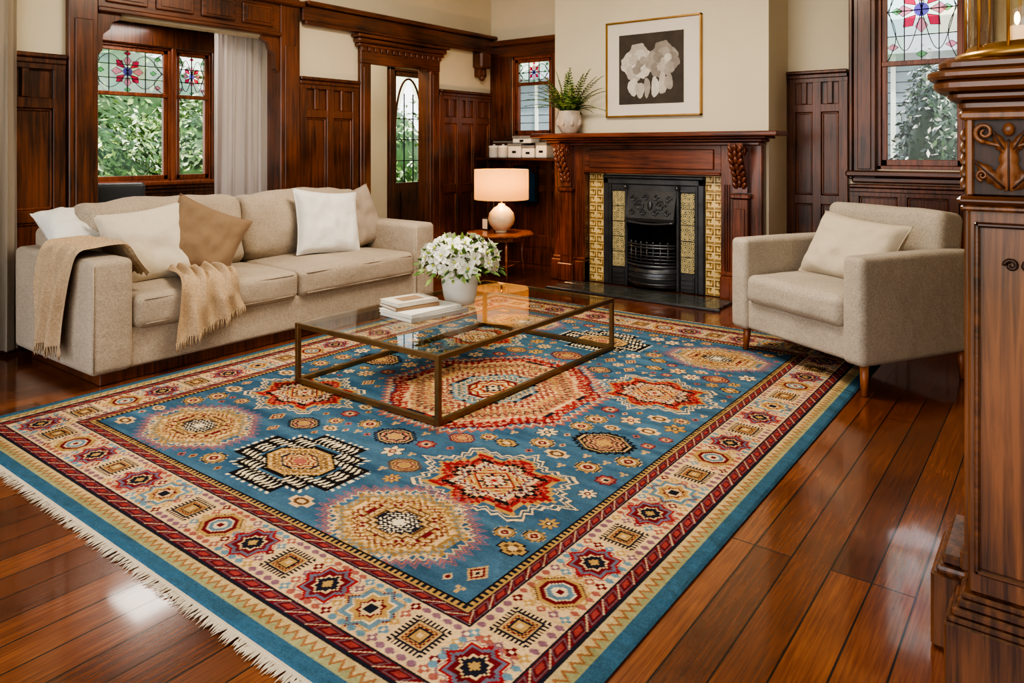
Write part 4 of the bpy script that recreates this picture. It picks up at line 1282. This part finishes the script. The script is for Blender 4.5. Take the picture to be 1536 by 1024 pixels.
def stamp(cx, cy, rx, ry, kind, levels, q=9, teeth=None, warp=0.0, zigs=None, prezigs=None):
    s = win(cx, cy, rx*1.15, ry*1.15)
    if X[s].size == 0: return
    dx_ = (X[s]-cx)/rx; dy_ = (Y[s]-cy)/ry
    a = np.abs(dx_); b_ = np.abs(dy_)
    qa = np.floor(a*q+0.5)/q; qb = np.floor(b_*q+0.5)/q
    r = shp(kind, qa, qb); rs = shp(kind, a, b_)
    th = np.arctan2(b_, a)
    if warp > 0: r = r*(1+warp*np.sign(np.sin(th*12+0.6)))
    sub = col[s]
    def dozig(zz):
        for (r0, amp, fr, w, c_) in zz:
            m = np.abs(rs-(r0+amp*(tri(th/(pi/2)*fr)-0.5))) < w
            sub[m] = c_
    if prezigs: dozig(prezigs)
    if teeth is not None:
        for (nt_, tc_, t0, t1) in (teeth if isinstance(teeth, list) else [teeth]):
            m = (r <= t1) & (r > t0) & (np.sin(th*nt_) > 0.15)
            sub[m] = tc_
    for (t_, c_) in levels:
        if callable(c_):
            m = r <= t_
            cc_ = c_(a, b_, qa, qb)
            sub[m] = cc_[m]
        elif c_ is FIELD:
            m = r <= t_
            sub[m] = col0[s][m]
        else:
            sub[r <= t_] = c_
    if zigs: dozig(zigs)
    col[s] = sub
def chk(c1, c2, n):
    def f(a, b_, qa, qb):
        m = ((np.floor(a*n)+np.floor(b_*n)) % 2 == 0)[..., None]
        return np.where(m, c1, c2)
    return f
def rings(c1, c2, n, kind='cross', c3=None):
    def f(a, b_, qa, qb):
        r = shp(kind, a, b_)
        k = np.floor(r*n).astype(int) % (3 if c3 is not None else 2)
        out = np.where((k == 0)[..., None], c1, c2)
        if c3 is not None: out = np.where((k == 2)[..., None], c3, out)
        return out
    return f
def scroll(c1, c2, f1=22, f2=19, th=0.25):
    def f(a, b_, qa, qb):
        m = (np.sin(a*f1+np.sin(b_*f2)*1.6)+np.sin(b_*f2*1.1+np.sin(a*f1)*1.4) > th)[..., None]
        return np.where(m, c1, c2)
    return f
F0 = 0.44
fx0, fx1, fy0, fy1 = F0, Wd-F0, F0, Ln-F0
bigs = [(-1.70, 2.13), (-3.08, 2.32), (-1.66, 3.38), (-3.08, 3.70), (-1.76, 1.70), (-3.09, 1.76), (-1.64, 4.16), (-3.1, 4.2),
        (-2.42, 1.80), (-2.38, 4.10), (-2.36, 2.95)]
small = [(-1.55, 2.68, .13), (-3.2, 2.95, .13), (-2.30, 2.20, .10), (-2.38, 3.68, .10), (-2.06, 2.02, .07), (-2.74, 2.06, .08), (-2.06, 2.36, .06), (-2.7, 3.6, .07), (-2.08, 3.55, .07), (-1.5, 3.78, .07), (-3.25, 3.32, .07)]
# every shape painted into a mask first so fillers can find the free field
occ = np.zeros((ny, nx), bool)
def occ_put(wx, wy, rx, ry, kind):
    s = win(wx-RX0, wy-RY0, rx, ry)
    a = np.abs(X[s]-(wx-RX0))/rx; b_ = np.abs(Y[s]-(wy-RY0))/ry
    o = occ[s]; o[shp(kind, a, b_) < 1] = True; occ[s] = o
for i, (wx, wy) in enumerate(bigs):
    rx, ry, kd = [(0.36, 0.29, 'star')]*4+[(0.31, 0.25, 'oct')]*0+[(0.31, 0.25, 'oct')]*4+[(0.33, 0.26, 'cross')]*2+[(0.57, 0.62, 'oct')] and (([(0.36, 0.29, 'star')]*4+[(0.32, 0.26, 'oct')]*4+[(0.35, 0.28, 'cross')]*2+[(0.57, 0.62, 'oct')])[i])
    occ_put(wx, wy, rx, ry, kd)
for (wx, wy, rr) in small: occ_put(wx, wy, rr*1.1, rr*0.95, 'oct')
pts_ = []
rr_ = random.Random(21)
def free(x, y, r):
    for a in range(8):
        px = x+r*math.cos(a*pi/4); py = y+r*math.sin(a*pi/4)
        if not (fx0+0.012 < px < fx1-0.012 and fy0+0.012 < py < fy1-0.012): return False
        if occ[int(py/Ln*(ny-1)), int(px/Wd*(nx-1))]: return False
    return not occ[int(y/Ln*(ny-1)), int(x/Wd*(nx-1))]
for (rad, tries) in [(0.050, 5000), (0.036, 6000), (0.020, 7000)]:
    for _ in range(tries):
        x = rr_.uniform(fx0+0.03, fx1-0.03); y = rr_.uniform(fy0+0.03, fy1-0.03)
        if not free(x, y, rad*1.08): continue
        if any(math.hypot(x-p, y-q) < rad+r_+0.012 for p, q, r_ in pts_): continue
        pts_.append((x, y, rad))
for k, (jx, jy, R0) in enumerate(pts_):
    if R0 < 0.03:
        t_ = k % 3
        if t_ == 0: stamp(jx, jy, R0*0.8, R0*0.8, 'cross', [(1.0, [rose, tan, cream][k % 3]), (0.45, navy)], 4)
        elif t_ == 1:
            for (dx, dy) in [(0, 0), (0.010, 0.010), (-0.010, 0.010), (0, -0.011)]:
                stamp(jx+dx, jy+dy, 0.006, 0.006, 'sq', [(1.0, [mauve, tan, rose][k % 3])], 3)
        else: stamp(jx, jy, R0*0.7, R0*0.9, 'dia', [(1.0, [gold, cream][k % 2]), (0.5, dred)], 4)
        continue
    t_ = rr_.randrange(9)
    if t_ in (0, 6, 7):
        s = win(jx, jy, R0*1.1, R0*1.1); a = np.arctan2(Y[s]-jy, X[s]-jx); r = np.hypot(X[s]-jx, Y[s]-jy)/R0
        sub = col[s]; pet = 0.78+0.22*np.cos(a*(6 if t_ else 8))
        c1, c2 = [(cream, brown), (gold, brown), (cream2, navy)][k % 3]
        sub[r < pet+0.10] = c2; sub[r < pet] = c1
        mm = (np.abs(np.sin(a*(3 if t_ else 4)+pi/2)) < 0.14) & (r > 0.35) & (r < pet); sub[mm] = c2
        sub[r < 0.34] = dred if k % 2 else navy; sub[r < 0.18] = cream2; col[s] = sub
    elif t_ == 1: stamp(jx, jy, R0, R0*0.75, 'cross', [(1.0, navy), (0.86, gold), (0.6, brown), (0.4, cream)], 7)
    elif t_ in (2, 8): stamp(jx, jy, R0*1.05, R0*0.95, 'oct', [(0.95, navy), (0.85, gold), (0.68, brown), (0.6, cream), (0.34, dred), (0.15, cream)], 9, (12, tan, 0.9, 1.1))
    elif t_ == 3: stamp(jx, jy, R0*0.9, R0*0.8, 'star', [(1.0, dred), (0.75, rose), (0.5, cream), (0.25, navy)], 7)
    elif t_ == 4: stamp(jx, jy, R0, R0*0.7, 'cross', [(1.0, cream), (0.7, brown), (0.4, cream)], 7)
    else: stamp(jx, jy, R0*0.7, R0*0.9, 'dia', [(1.0, tan), (0.75, dred), (0.45, cream), (0.2, navy)], 7)
gl1 = C(150, 116, 70)
for i, (wx, wy) in enumerate(bigs):
    cx, cy = wx-RX0, wy-RY0
    if i < 4:
        stamp(cx, cy, 0.33, 0.26, 'star', [(0.80, black), (0.785, gold), (0.76, dred), (0.745, red), (0.66, scroll(red, C(176, 96, 80), 56, 48, 0.5)), (0.55, black), (0.535, cream), (0.49, scroll(cream2, dred, 74, 62, 0.0)), (0.37, navy), (0.36, gold), (0.33, rings(cream, red, 26, 'dia', gold)), (0.17, navy), (0.13, cream2), (0.06, red)], 16, None, 0.05,
              zigs=[(0.62, 0.05, 9, 0.010, black), (0.43, 0.04, 7, 0.008, C(96, 126, 140))],
              prezigs=[(0.97, 0.09, 9, 0.034, navy), (0.97, 0.09, 9, 0.024, cream2), (0.885, 0.07, 9, 0.024, navy), (0.885, 0.07, 9, 0.016, cream2)])
    elif i < 8:
        stamp(cx, cy, 0.30, 0.235, 'oct', [(0.84, C(134, 70, 64)), (0.825, cream), (0.80, scroll(tan, gl1, 52, 44, 0.2)), (0.66, navy), (0.65, cream), (0.625, scroll(cream, gl1, 64, 54, 0.1)), (0.46, dred), (0.445, rings(gold, cream, 28, 'cross', brown)), (0.28, navy), (0.255, scroll(ivory, navy, 90, 80, 0.3)), (0.09, ivory)], 16, None, 0.035,
              zigs=[(0.74, 0.08, 11, 0.014, C(108, 128, 132)), (0.55, 0.06, 8, 0.013, dred), (0.37, 0.05, 6, 0.010, brown)],
              prezigs=[(1.0, 0.13, 11, 0.020, mauve), (0.93, 0.11, 11, 0.020, C(170, 104, 94)), (0.87, 0.08, 11, 0.016, cream)])
    elif i < 10:
        stamp(cx, cy, 0.32, 0.25, 'cross', [(0.90, black), (0.85, scroll(ivory, black, 78, 24, 0.25)), (0.56, FIELD), (0.53, black), (0.49, ivory)], 18, [(60, ivory, 0.88, 0.99)])
        stamp(cx, cy, 0.17, 0.115, 'oct', [(1.0, black), (0.93, gold), (0.86, scroll(cream, gl1, 30, 26)), (0.56, navy), (0.50, rings(cream, gold, 18, 'star', dred)), (0.2, rose)], 13, zigs=[(0.72, 0.12, 6, 0.03, brown)])
    else:
        stamp(cx, cy, 0.55, 0.60, 'oct', [(0.93, dred), (0.92, scroll(C(154, 52, 50), C(186, 142, 112), 70, 66, -0.1)), (0.80, navy), (0.79, cream), (0.77, scroll(tan, C(160, 98, 78), 76, 72, 0.1)), (0.60, dred), (0.59, gold), (0.57, scroll(cream, C(150, 84, 70), 84, 80, 0.1)), (0.40, navy), (0.39, lblue), (0.37, scroll(C(110, 134, 144), cream, 90, 86, 0.1)), (0.24, dred), (0.22, rings(cream2, red, 40, 'star', gold)), (0.08, navy), (0.05, cream2)], 26, None, 0.02,
              zigs=[(0.865, 0.06, 20, 0.011, dred), (0.68, 0.07, 16, 0.010, navy), (0.50, 0.07, 12, 0.009, dred), (0.31, 0.05, 8, 0.008, navy)],
              prezigs=[(0.995, 0.06, 20, 0.018, rose), (0.96, 0.06, 20, 0.011, cream)])
for k, (wx, wy, rr) in enumerate(small):
    c1 = black if k < 2 else [dred, brown, navy][k % 3]
    stamp(wx-RX0, wy-RY0, rr, rr*0.8, 'oct', [(0.92, c1), (0.84, tan), (0.78, c1), (0.72, rings(tan, c1, 16 if rr > .1 else 9, 'star', rose)), (0.28, gold)], 12, None, prezigs=[(0.98, 0.14, 6, 0.06, c1)])
e = np.minimum(np.minimum(X, Wd-X), np.minimum(Y, Ln-Y))
horiz = np.minimum(Y, Ln-Y) <= np.minimum(X, Wd-X)
T = np.where(horiz, X-Wd/2, Y-Ln/2)
def band(a, c_): return (e >= a) & (e < c_)
put(e < F0, tan)
put(band(0, 0.05), C(62, 96, 118))
m = band(0.05, 0.108); put(m, C(184, 162, 120))
zz = tri(T/0.036)
put(m & ((e-0.05)/0.058 < 0.25+0.5*zz), C(148, 146, 108))
put(m & (np.abs((e-0.05)/0.058-(0.25+0.5*zz)) < 0.12), C(150, 104, 70))
put(band(0.108, 0.114), navy)
def redband(a, w):
    m = band(a, a+w); put(m, dred)
    u = (e-a)/w; tt = (T/0.085) % 1
    put(m & (np.abs(u-0.5) < 0.34) & (np.abs(tt-0.5-(u-0.5)*0.5) < 0.36), C(112, 88, 94))
    put(m & (np.abs(u-0.5) < 0.28) & (np.abs(tt-0.5-(u-0.5)*0.5) < 0.30), np.array(dred)*0.75)
    put(m & (np.abs(u-0.5) < 0.16) & (np.abs(tt-0.5-(u-0.5)*0.5) < 0.18), C(150, 66, 62))
    put(m & (np.abs(u-0.5) < 0.38) & (np.abs(((tt+0.5) % 1)-0.5-(u-0.5)*0.9) < 0.04), C(196, 170, 136))
    put(band(a, a+0.005) | band(a+w-0.005, a+w), navy)
redband(0.114, 0.051)
bcol = cream*0.8+cream2*0.2
m = band(0.165, 0.370); put(m, bcol)
redband(0.370, 0.042)
put(band(0.412, F0), gold)
put(band(0.418, 0.433) & (((T/0.022) % 1) < 0.5), navy)
put(band(0.434, F0), black)
def bm_(cx, cy, kind, hor, i):
    if kind == 0:
        stamp(cx, cy, 0.060, 0.060, 'sq', [(0.80, navy), (0.66, tan), (0.60, chk(dred, gold, 9)), (0.40, navy), (0.3, gold), (0.15, cream)], 11)
        s = win(cx, cy, 0.066, 0.066)
        dx = np.abs(X[s]-cx); dy = np.abs(Y[s]-cy); sub = col[s]
        mm = ((dx < 0.062) & (dy < 0.062) & (np.maximum(dx, dy) > 0.046) & ((((np.minimum(dx, dy)/0.013+0.25) % 1) < 0.5)))
        sub[mm] = navy; col[s] = sub
    elif kind == 1:
        stamp(cx, cy, 0.088, 0.088, 'star', [(0.94, dred), (0.90, C(104, 128, 140)), (0.76, cream2), (0.68, gold), (0.46, dred), (0.38, cream), (0.2, navy)], 13, prezigs=[(1.02, 0.10, 5, 0.035, gold)])
    elif kind == 2:
        stamp(cx, cy, 0.088, 0.088, 'star', [(0.92, red), (0.78, C(104, 104, 120)), (0.66, dred), (0.52, cream), (0.42, navy), (0.2, gold)], 12, prezigs=[(1.02, 0.10, 5, 0.03, mauve)])
    else:
        stamp(cx, cy, 0.084, 0.078, 'oct', [(0.88, brown), (0.84, gold), (0.74, cream), (0.68, dred), (0.52, cream2), (0.44, C(100, 124, 138)), (0.26, cream2), (0.13, dred)], 12, prezigs=[(0.98, 0.12, 5, 0.04, gold)])
    for sg in (-1, 1):
        for off in (-0.055, -0.02, 0.02, 0.055):
            px, py = (cx+off, cy+sg*0.084) if hor else (cx+sg*0.084, cy+off)
            stamp(px, py, 0.012, 0.009, 'cross', [(1.0, [mauve, rose, lblue][(i+int(abs(off)*100)) % 3])], 3)
bc = 0.268
def runb(fixed, hor, L_):
    n = int(round((L_-2*bc)/0.19)); n += n % 2
    for k in range(n+1):
        t_ = bc+(L_-2*bc)*k/n
        kind = [1, 0, 3, 2, 0, 2][k % 6] if 0 < k < n else 2
        cx, cy = (t_, fixed) if hor else (fixed, t_)
        bm_(cx, cy, kind, hor, k)
        if k < n:
            tm = t_+(L_-2*bc)/n/2
            for off in (-0.078, -0.04, 0.0, 0.04, 0.078):
                px, py = (tm, fixed+off) if hor else (fixed+off, tm)
                stamp(px, py, 0.015, 0.015, 'cross' if off else 'dia', [(1.0, [mauve, rose, gold, lblue, dred][(k+int(off*100)) % 5]), (0.4, cream2)], 4)
runb(bc, True, Wd); runb(Ln-bc, True, Wd); runb(bc, False, Ln); runb(Wd-bc, False, Ln)
nzv = rng.normal(1.0, 0.10, (ny, nx))*(0.90+0.20*vnoise(0.35, 0.3, 9))*(0.92+0.16*vnoise(0.03, 0.01, 12))
col = np.clip(col*nzv[..., None], 0, 1)
def make_rug():
    me = bpy.data.meshes.new('area_rug_mesh')
    Z = 0.012+0.0022*np.sin(X*3.1+Y*1.7)*np.sin(Y*2.3)+0.0012*rng.random((ny, nx))
    ee = np.minimum(1, e/0.01); Z = Z*ee+0.006*(1-ee)
    V = np.stack([X+RX0, Y+RY0, Z], -1).reshape(-1, 3)
    idx = np.arange(nx*ny).reshape(ny, nx)
    q = np.stack([idx[:-1, :-1], idx[:-1, 1:], idx[1:, 1:], idx[1:, :-1]], -1).reshape(-1, 4)
    me.vertices.add(len(V)); me.vertices.foreach_set('co', V.astype(np.float32).ravel())
    me.loops.add(q.size); me.loops.foreach_set('vertex_index', q.astype(np.int32).ravel())
    me.polygons.add(len(q)); me.polygons.foreach_set('loop_start', np.arange(0, q.size, 4, dtype=np.int32))
    me.polygons.foreach_set('loop_total', np.full(len(q), 4, dtype=np.int32))
    me.update(calc_edges=True)
    at = me.color_attributes.new('weave', 'FLOAT_COLOR', 'POINT')
    ca = np.concatenate([col.reshape(-1, 3), np.ones((nx*ny, 1))], 1).astype(np.float32)
    at.data.foreach_set('color', ca.ravel())
    m, nt, out = newmat('woven_wool_rug')
    at_n = N(nt, 'ShaderNodeAttribute'); at_n.attribute_name = 'weave'
    p = N(nt, 'ShaderNodeBsdfPrincipled', Roughness=0.95)
    p.inputs['Specular IOR Level'].default_value = 0.1
    nt.links.new(at_n.outputs['Color'], p.inputs['Base Color'])
    tc = N(nt, 'ShaderNodeTexCoord'); nz = N(nt, 'ShaderNodeTexNoise', Scale=190.0, Detail=2.0)
    nt.links.new(tc.outputs['Object'], nz.inputs['Vector'])
    bp = N(nt, 'ShaderNodeBump', Strength=0.6, Distance=0.003)
    nt.links.new(nz.outputs[0], bp.inputs['Height'])
    n5 = N(nt, 'ShaderNodeTexNoise', Scale=4.5, Detail=2.0, Distortion=0.8)
    nt.links.new(tc.outputs['Object'], n5.inputs['Vector'])
    b5 = N(nt, 'ShaderNodeBump', Strength=0.8, Distance=0.07)
    nt.links.new(n5.outputs[0], b5.inputs['Height']); nt.links.new(b5.outputs[0], bp.inputs['Normal'])
    nt.links.new(bp.outputs[0], p.inputs['Normal'])
    nt.links.new(p.outputs[0], out.inputs[0])
    me.materials.append(m)
    ob = bpy.data.objects.new('pile', me); bpy.context.collection.objects.link(ob)
    return ob
pile = make_rug()
rug = bpy.data.objects.new('area_rug', None); bpy.context.collection.objects.link(rug)
rug.location = ((RX0+RX1)/2, (RY0+RY1)/2, 0)
M_edge = fabric('rug_edge_blue', C(62, 96, 118).tolist()+[1], 200)
M_fr = fabric('rug_fringe_cotton', L(200, 186, 164), 300, 0.15)
b = B('backing'); b.box((RX0+0.002, RY0+0.002, 0.001), (RX1-0.002, RY1-0.002, 0.0055), M_edge); back = b.make()
b = B('fringe')
for (yb, sg) in [(RY0, -1), (RY1, 1)]:
    x = RX0
    while x < RX1:
        for q in range(2):
            l = random.uniform(0.025, 0.05); dx = random.uniform(-0.014, 0.014); w = 0.003
            b.add([(x-w, yb-sg*0.004, 0.009), (x+w, yb-sg*0.004, 0.009), (x+w+dx*0.6, yb+sg*l*0.6, 0.006), (x-w+dx*0.6, yb+sg*l*0.6, 0.006), (x+dx, yb+sg*l, 0.002)],
                  [(0, 1, 2, 3), (3, 2, 4)], M_fr)
            x += 0.0045
b.box((RX0, RY0-0.006, 0.001), (RX1, RY0+0.003, 0.009), M_fr, 0.002)
b.box((RX0, RY1-0.003, 0.001), (RX1, RY1+0.006, 0.009), M_fr, 0.002)
fr = b.make()
for o in (pile, back, fr):
    o.parent = rug
    o.matrix_parent_inverse = Matrix.Translation(-Vector(rug.location))

# ------------------------------------------------------------------ outside
M_grass = simple('lawn', L(96, 120, 62), 0.9, var=0.3, scale=3)
M_weather = simple('weatherboard', L(140, 148, 156), 0.7, var=0.06)
b = B('garden_ground'); b.box((-20, -6, -0.35), (8, 16, -0.12), M_grass); b.make()
def bush(name, c, rad, n, mats, leaf=0.07, trunk=True, seed=0):
    rnd = random.Random(seed)
    b = B(name)
    if trunk: b.tube([(c[0], c[1], -0.13), (c[0], c[1], c[2])], [0.07, 0.04], M_bark)
    for i in range(4):
        b.blob((c[0]+rnd.uniform(-.2, .2)*rad[0], c[1]+rnd.uniform(-.2, .2)*rad[1], c[2]+rnd.uniform(-.15, .15)*rad[2]), (rad[0]*0.72, rad[1]*0.72, rad[2]*0.75), Matrix.Identity(3), M_leaf2 if M_leafg not in mats else M_leafg)
    for i in range(n):
        zc = rnd.uniform(-0.9, 1); a = rnd.random()*2*pi; rr = math.sqrt(1-zc*zc)
        d = Vector((rr*math.cos(a), rr*math.sin(a), zc))
        lump = 1+0.22*mnoise.noise(d*2.7+Vector((seed, 0, 0)))*1.6
        f = rnd.uniform(0.74, 1.06)*lump
        p = Vector(c)+Vector((d.x*rad[0], d.y*rad[1], d.z*rad[2]))*f
        nrm = (d+Vector((rnd.uniform(-1, 1), rnd.uniform(-1, 1), rnd.uniform(-0.3, 1)))).normalized()
        a1 = nrm.cross(Vector((rnd.uniform(-1, 1), rnd.uniform(-1, 1), rnd.uniform(-1, 1)))).normalized(); a2 = nrm.cross(a1)
        l = leaf*rnd.uniform(0.6, 1.2)
        b.add([p-a1*l, p+a2*l*0.4, p+a1*l, p-a2*l*0.4], [(0, 1, 2, 3)], rnd.choice(mats))
    return b.make()
G = [M_leaf1, M_leaf2, M_leaf3, M_leaf2, M_leafp]
bush('garden_bush', (-10.0, 4.1, 0.7), (0.9, 1.1, 1.05), 5200, G, 0.055, seed=1)
bush('garden_bush', (-10.4, 5.9, 0.8), (0.9, 1.2, 1.15), 5200, [M_leaf1, M_leaf3, M_leaf2, M_leafp], 0.055, seed=2)
bush('garden_bush', (-9.6, 2.4, 0.5), (0.8, 0.8, 0.8), 3000, G, 0.055, seed=3)
bush('garden_bush', (-13.2, 5.4, 1.5), (1.2, 2.8, 1.8), 6000, [M_leaf1, M_leaf3, M_leaf1], 0.1, seed=4)
bush('garden_bush', (-10.4, 9.2, 0.9), (1.0, 1.4, 1.3), 4500, [M_leaf1, M_leaf3, M_leaf2, M_leafp], 0.07, seed=5)
bush('camellia_tree', (-1.08, 8.7, 1.15), (0.36, 0.4, 0.98), 3800, [M_leafg, M_leaf2, M_leafg, M_leafg, M_white], 0.045, seed=6)
b = B('neighbouring_house')
b.box((-8.3, 11.0, -0.13), (3, 11.2, 2.5), M_weather)
for k in range(18): b.box((-8.3, 10.97, -0.1+k*0.14), (3, 11.0, -0.1+k*0.14+0.125), M_weather)
for k in range(26): b.box((-8.2+k*0.42, 10.94, -0.1), (-8.14+k*0.42, 10.97, 2.5), M_cer)
b.prism([(10.8, 2.5), (13.0, 3.3), (13.0, 2.5)], -8.4, 3.1, M_greyp)
b.make()

# ------------------------------------------------------------------ light
w = bpy.data.worlds.new('sky'); scene.world = w; w.use_nodes = True
nt = w.node_tree; nt.nodes.clear()
out = nt.nodes.new('ShaderNodeOutputWorld'); bg = nt.nodes.new('ShaderNodeBackground')
tc = nt.nodes.new('ShaderNodeTexCoord'); sp = nt.nodes.new('ShaderNodeSeparateXYZ')
rp = nt.nodes.new('ShaderNodeValToRGB')
nt.links.new(tc.outputs['Generated'], sp.inputs[0]); nt.links.new(sp.outputs['Z'], rp.inputs[0])
rp.color_ramp.elements[0].color = (0.97, 0.96, 0.95, 1); rp.color_ramp.elements[1].color = (0.70, 0.82, 1.0, 1)
nt.links.new(rp.outputs[0], bg.inputs[0]); bg.inputs[1].default_value = 2.3
nt.links.new(bg.outputs[0], out.inputs[0])
def light(name, typ, loc, rot, energy, color=(1, 1, 1), size=1, sy=None, spread=None):
    l = bpy.data.lights.new(name, typ); l.energy = energy; l.color = color
    if typ == 'AREA':
        l.size = size
        if sy: l.shape = 'RECTANGLE'; l.size_y = sy
    else:
        if typ == 'POINT': l.shadow_soft_size = size
    o = bpy.data.objects.new(name, l); o.location = loc; o.rotation_euler = rot
    bpy.context.collection.objects.link(o)
    return o
s = light('sun', 'SUN', (5, 0, 8), (0, 0, 0), 5.5, (1, 0.95, 0.84))
s.rotation_euler = Vector((-0.62, 0.22, -0.75)).to_track_quat('-Z', 'Y').to_euler(); s.data.angle = 0.02
light('ceiling_fill', 'AREA', (-2.6, 3.3, 3.15), (0, 0, 0), 100, (1, 0.88, 0.71), 1.3, 1.3)  # added soft fill for the room, no ceiling fixture behind it
light('vestibule_fill', 'POINT', (-5.75, 5.0, 2.40), (0, 0, 0), 20, (1, 0.92, 0.8), 0.05)  # added point light to brighten the dark vestibule
light('bay_fill', 'AREA', (-5.75, 2.9, 2.27), (0, 0, 0), 10, (1, 0.93, 0.84), 0.5, 0.5)  # added fill to lift the bay, not an actual fitting
o = light('room_fill', 'AREA', (0.2, -1.2, 2.4), (0, 0, 0), 20, (1, 0.95, 0.88), 2.2, 1.6)
o.rotation_euler = (Vector((-2.6, 3.5, 0.8))-Vector((0.2, -1.2, 2.4))).to_track_quat('-Z', 'Y').to_euler()

cam = bpy.data.cameras.new('camera'); co = bpy.data.objects.new('camera', cam); bpy.context.collection.objects.link(co)
cam.sensor_width = 36; cam.lens = 36*1098/1536
cam.shift_y = -(512-222)/1536
co.location = (0, 0, 1.25)
co.rotation_euler = (pi/2, 0, math.radians(37.2))
cam.clip_start = 0.05
scene.camera = co
scene.view_settings.view_transform = 'AgX'
try: scene.view_settings.look = 'AgX - High Contrast'
except Exception: pass
scene.view_settings.exposure = 0.22
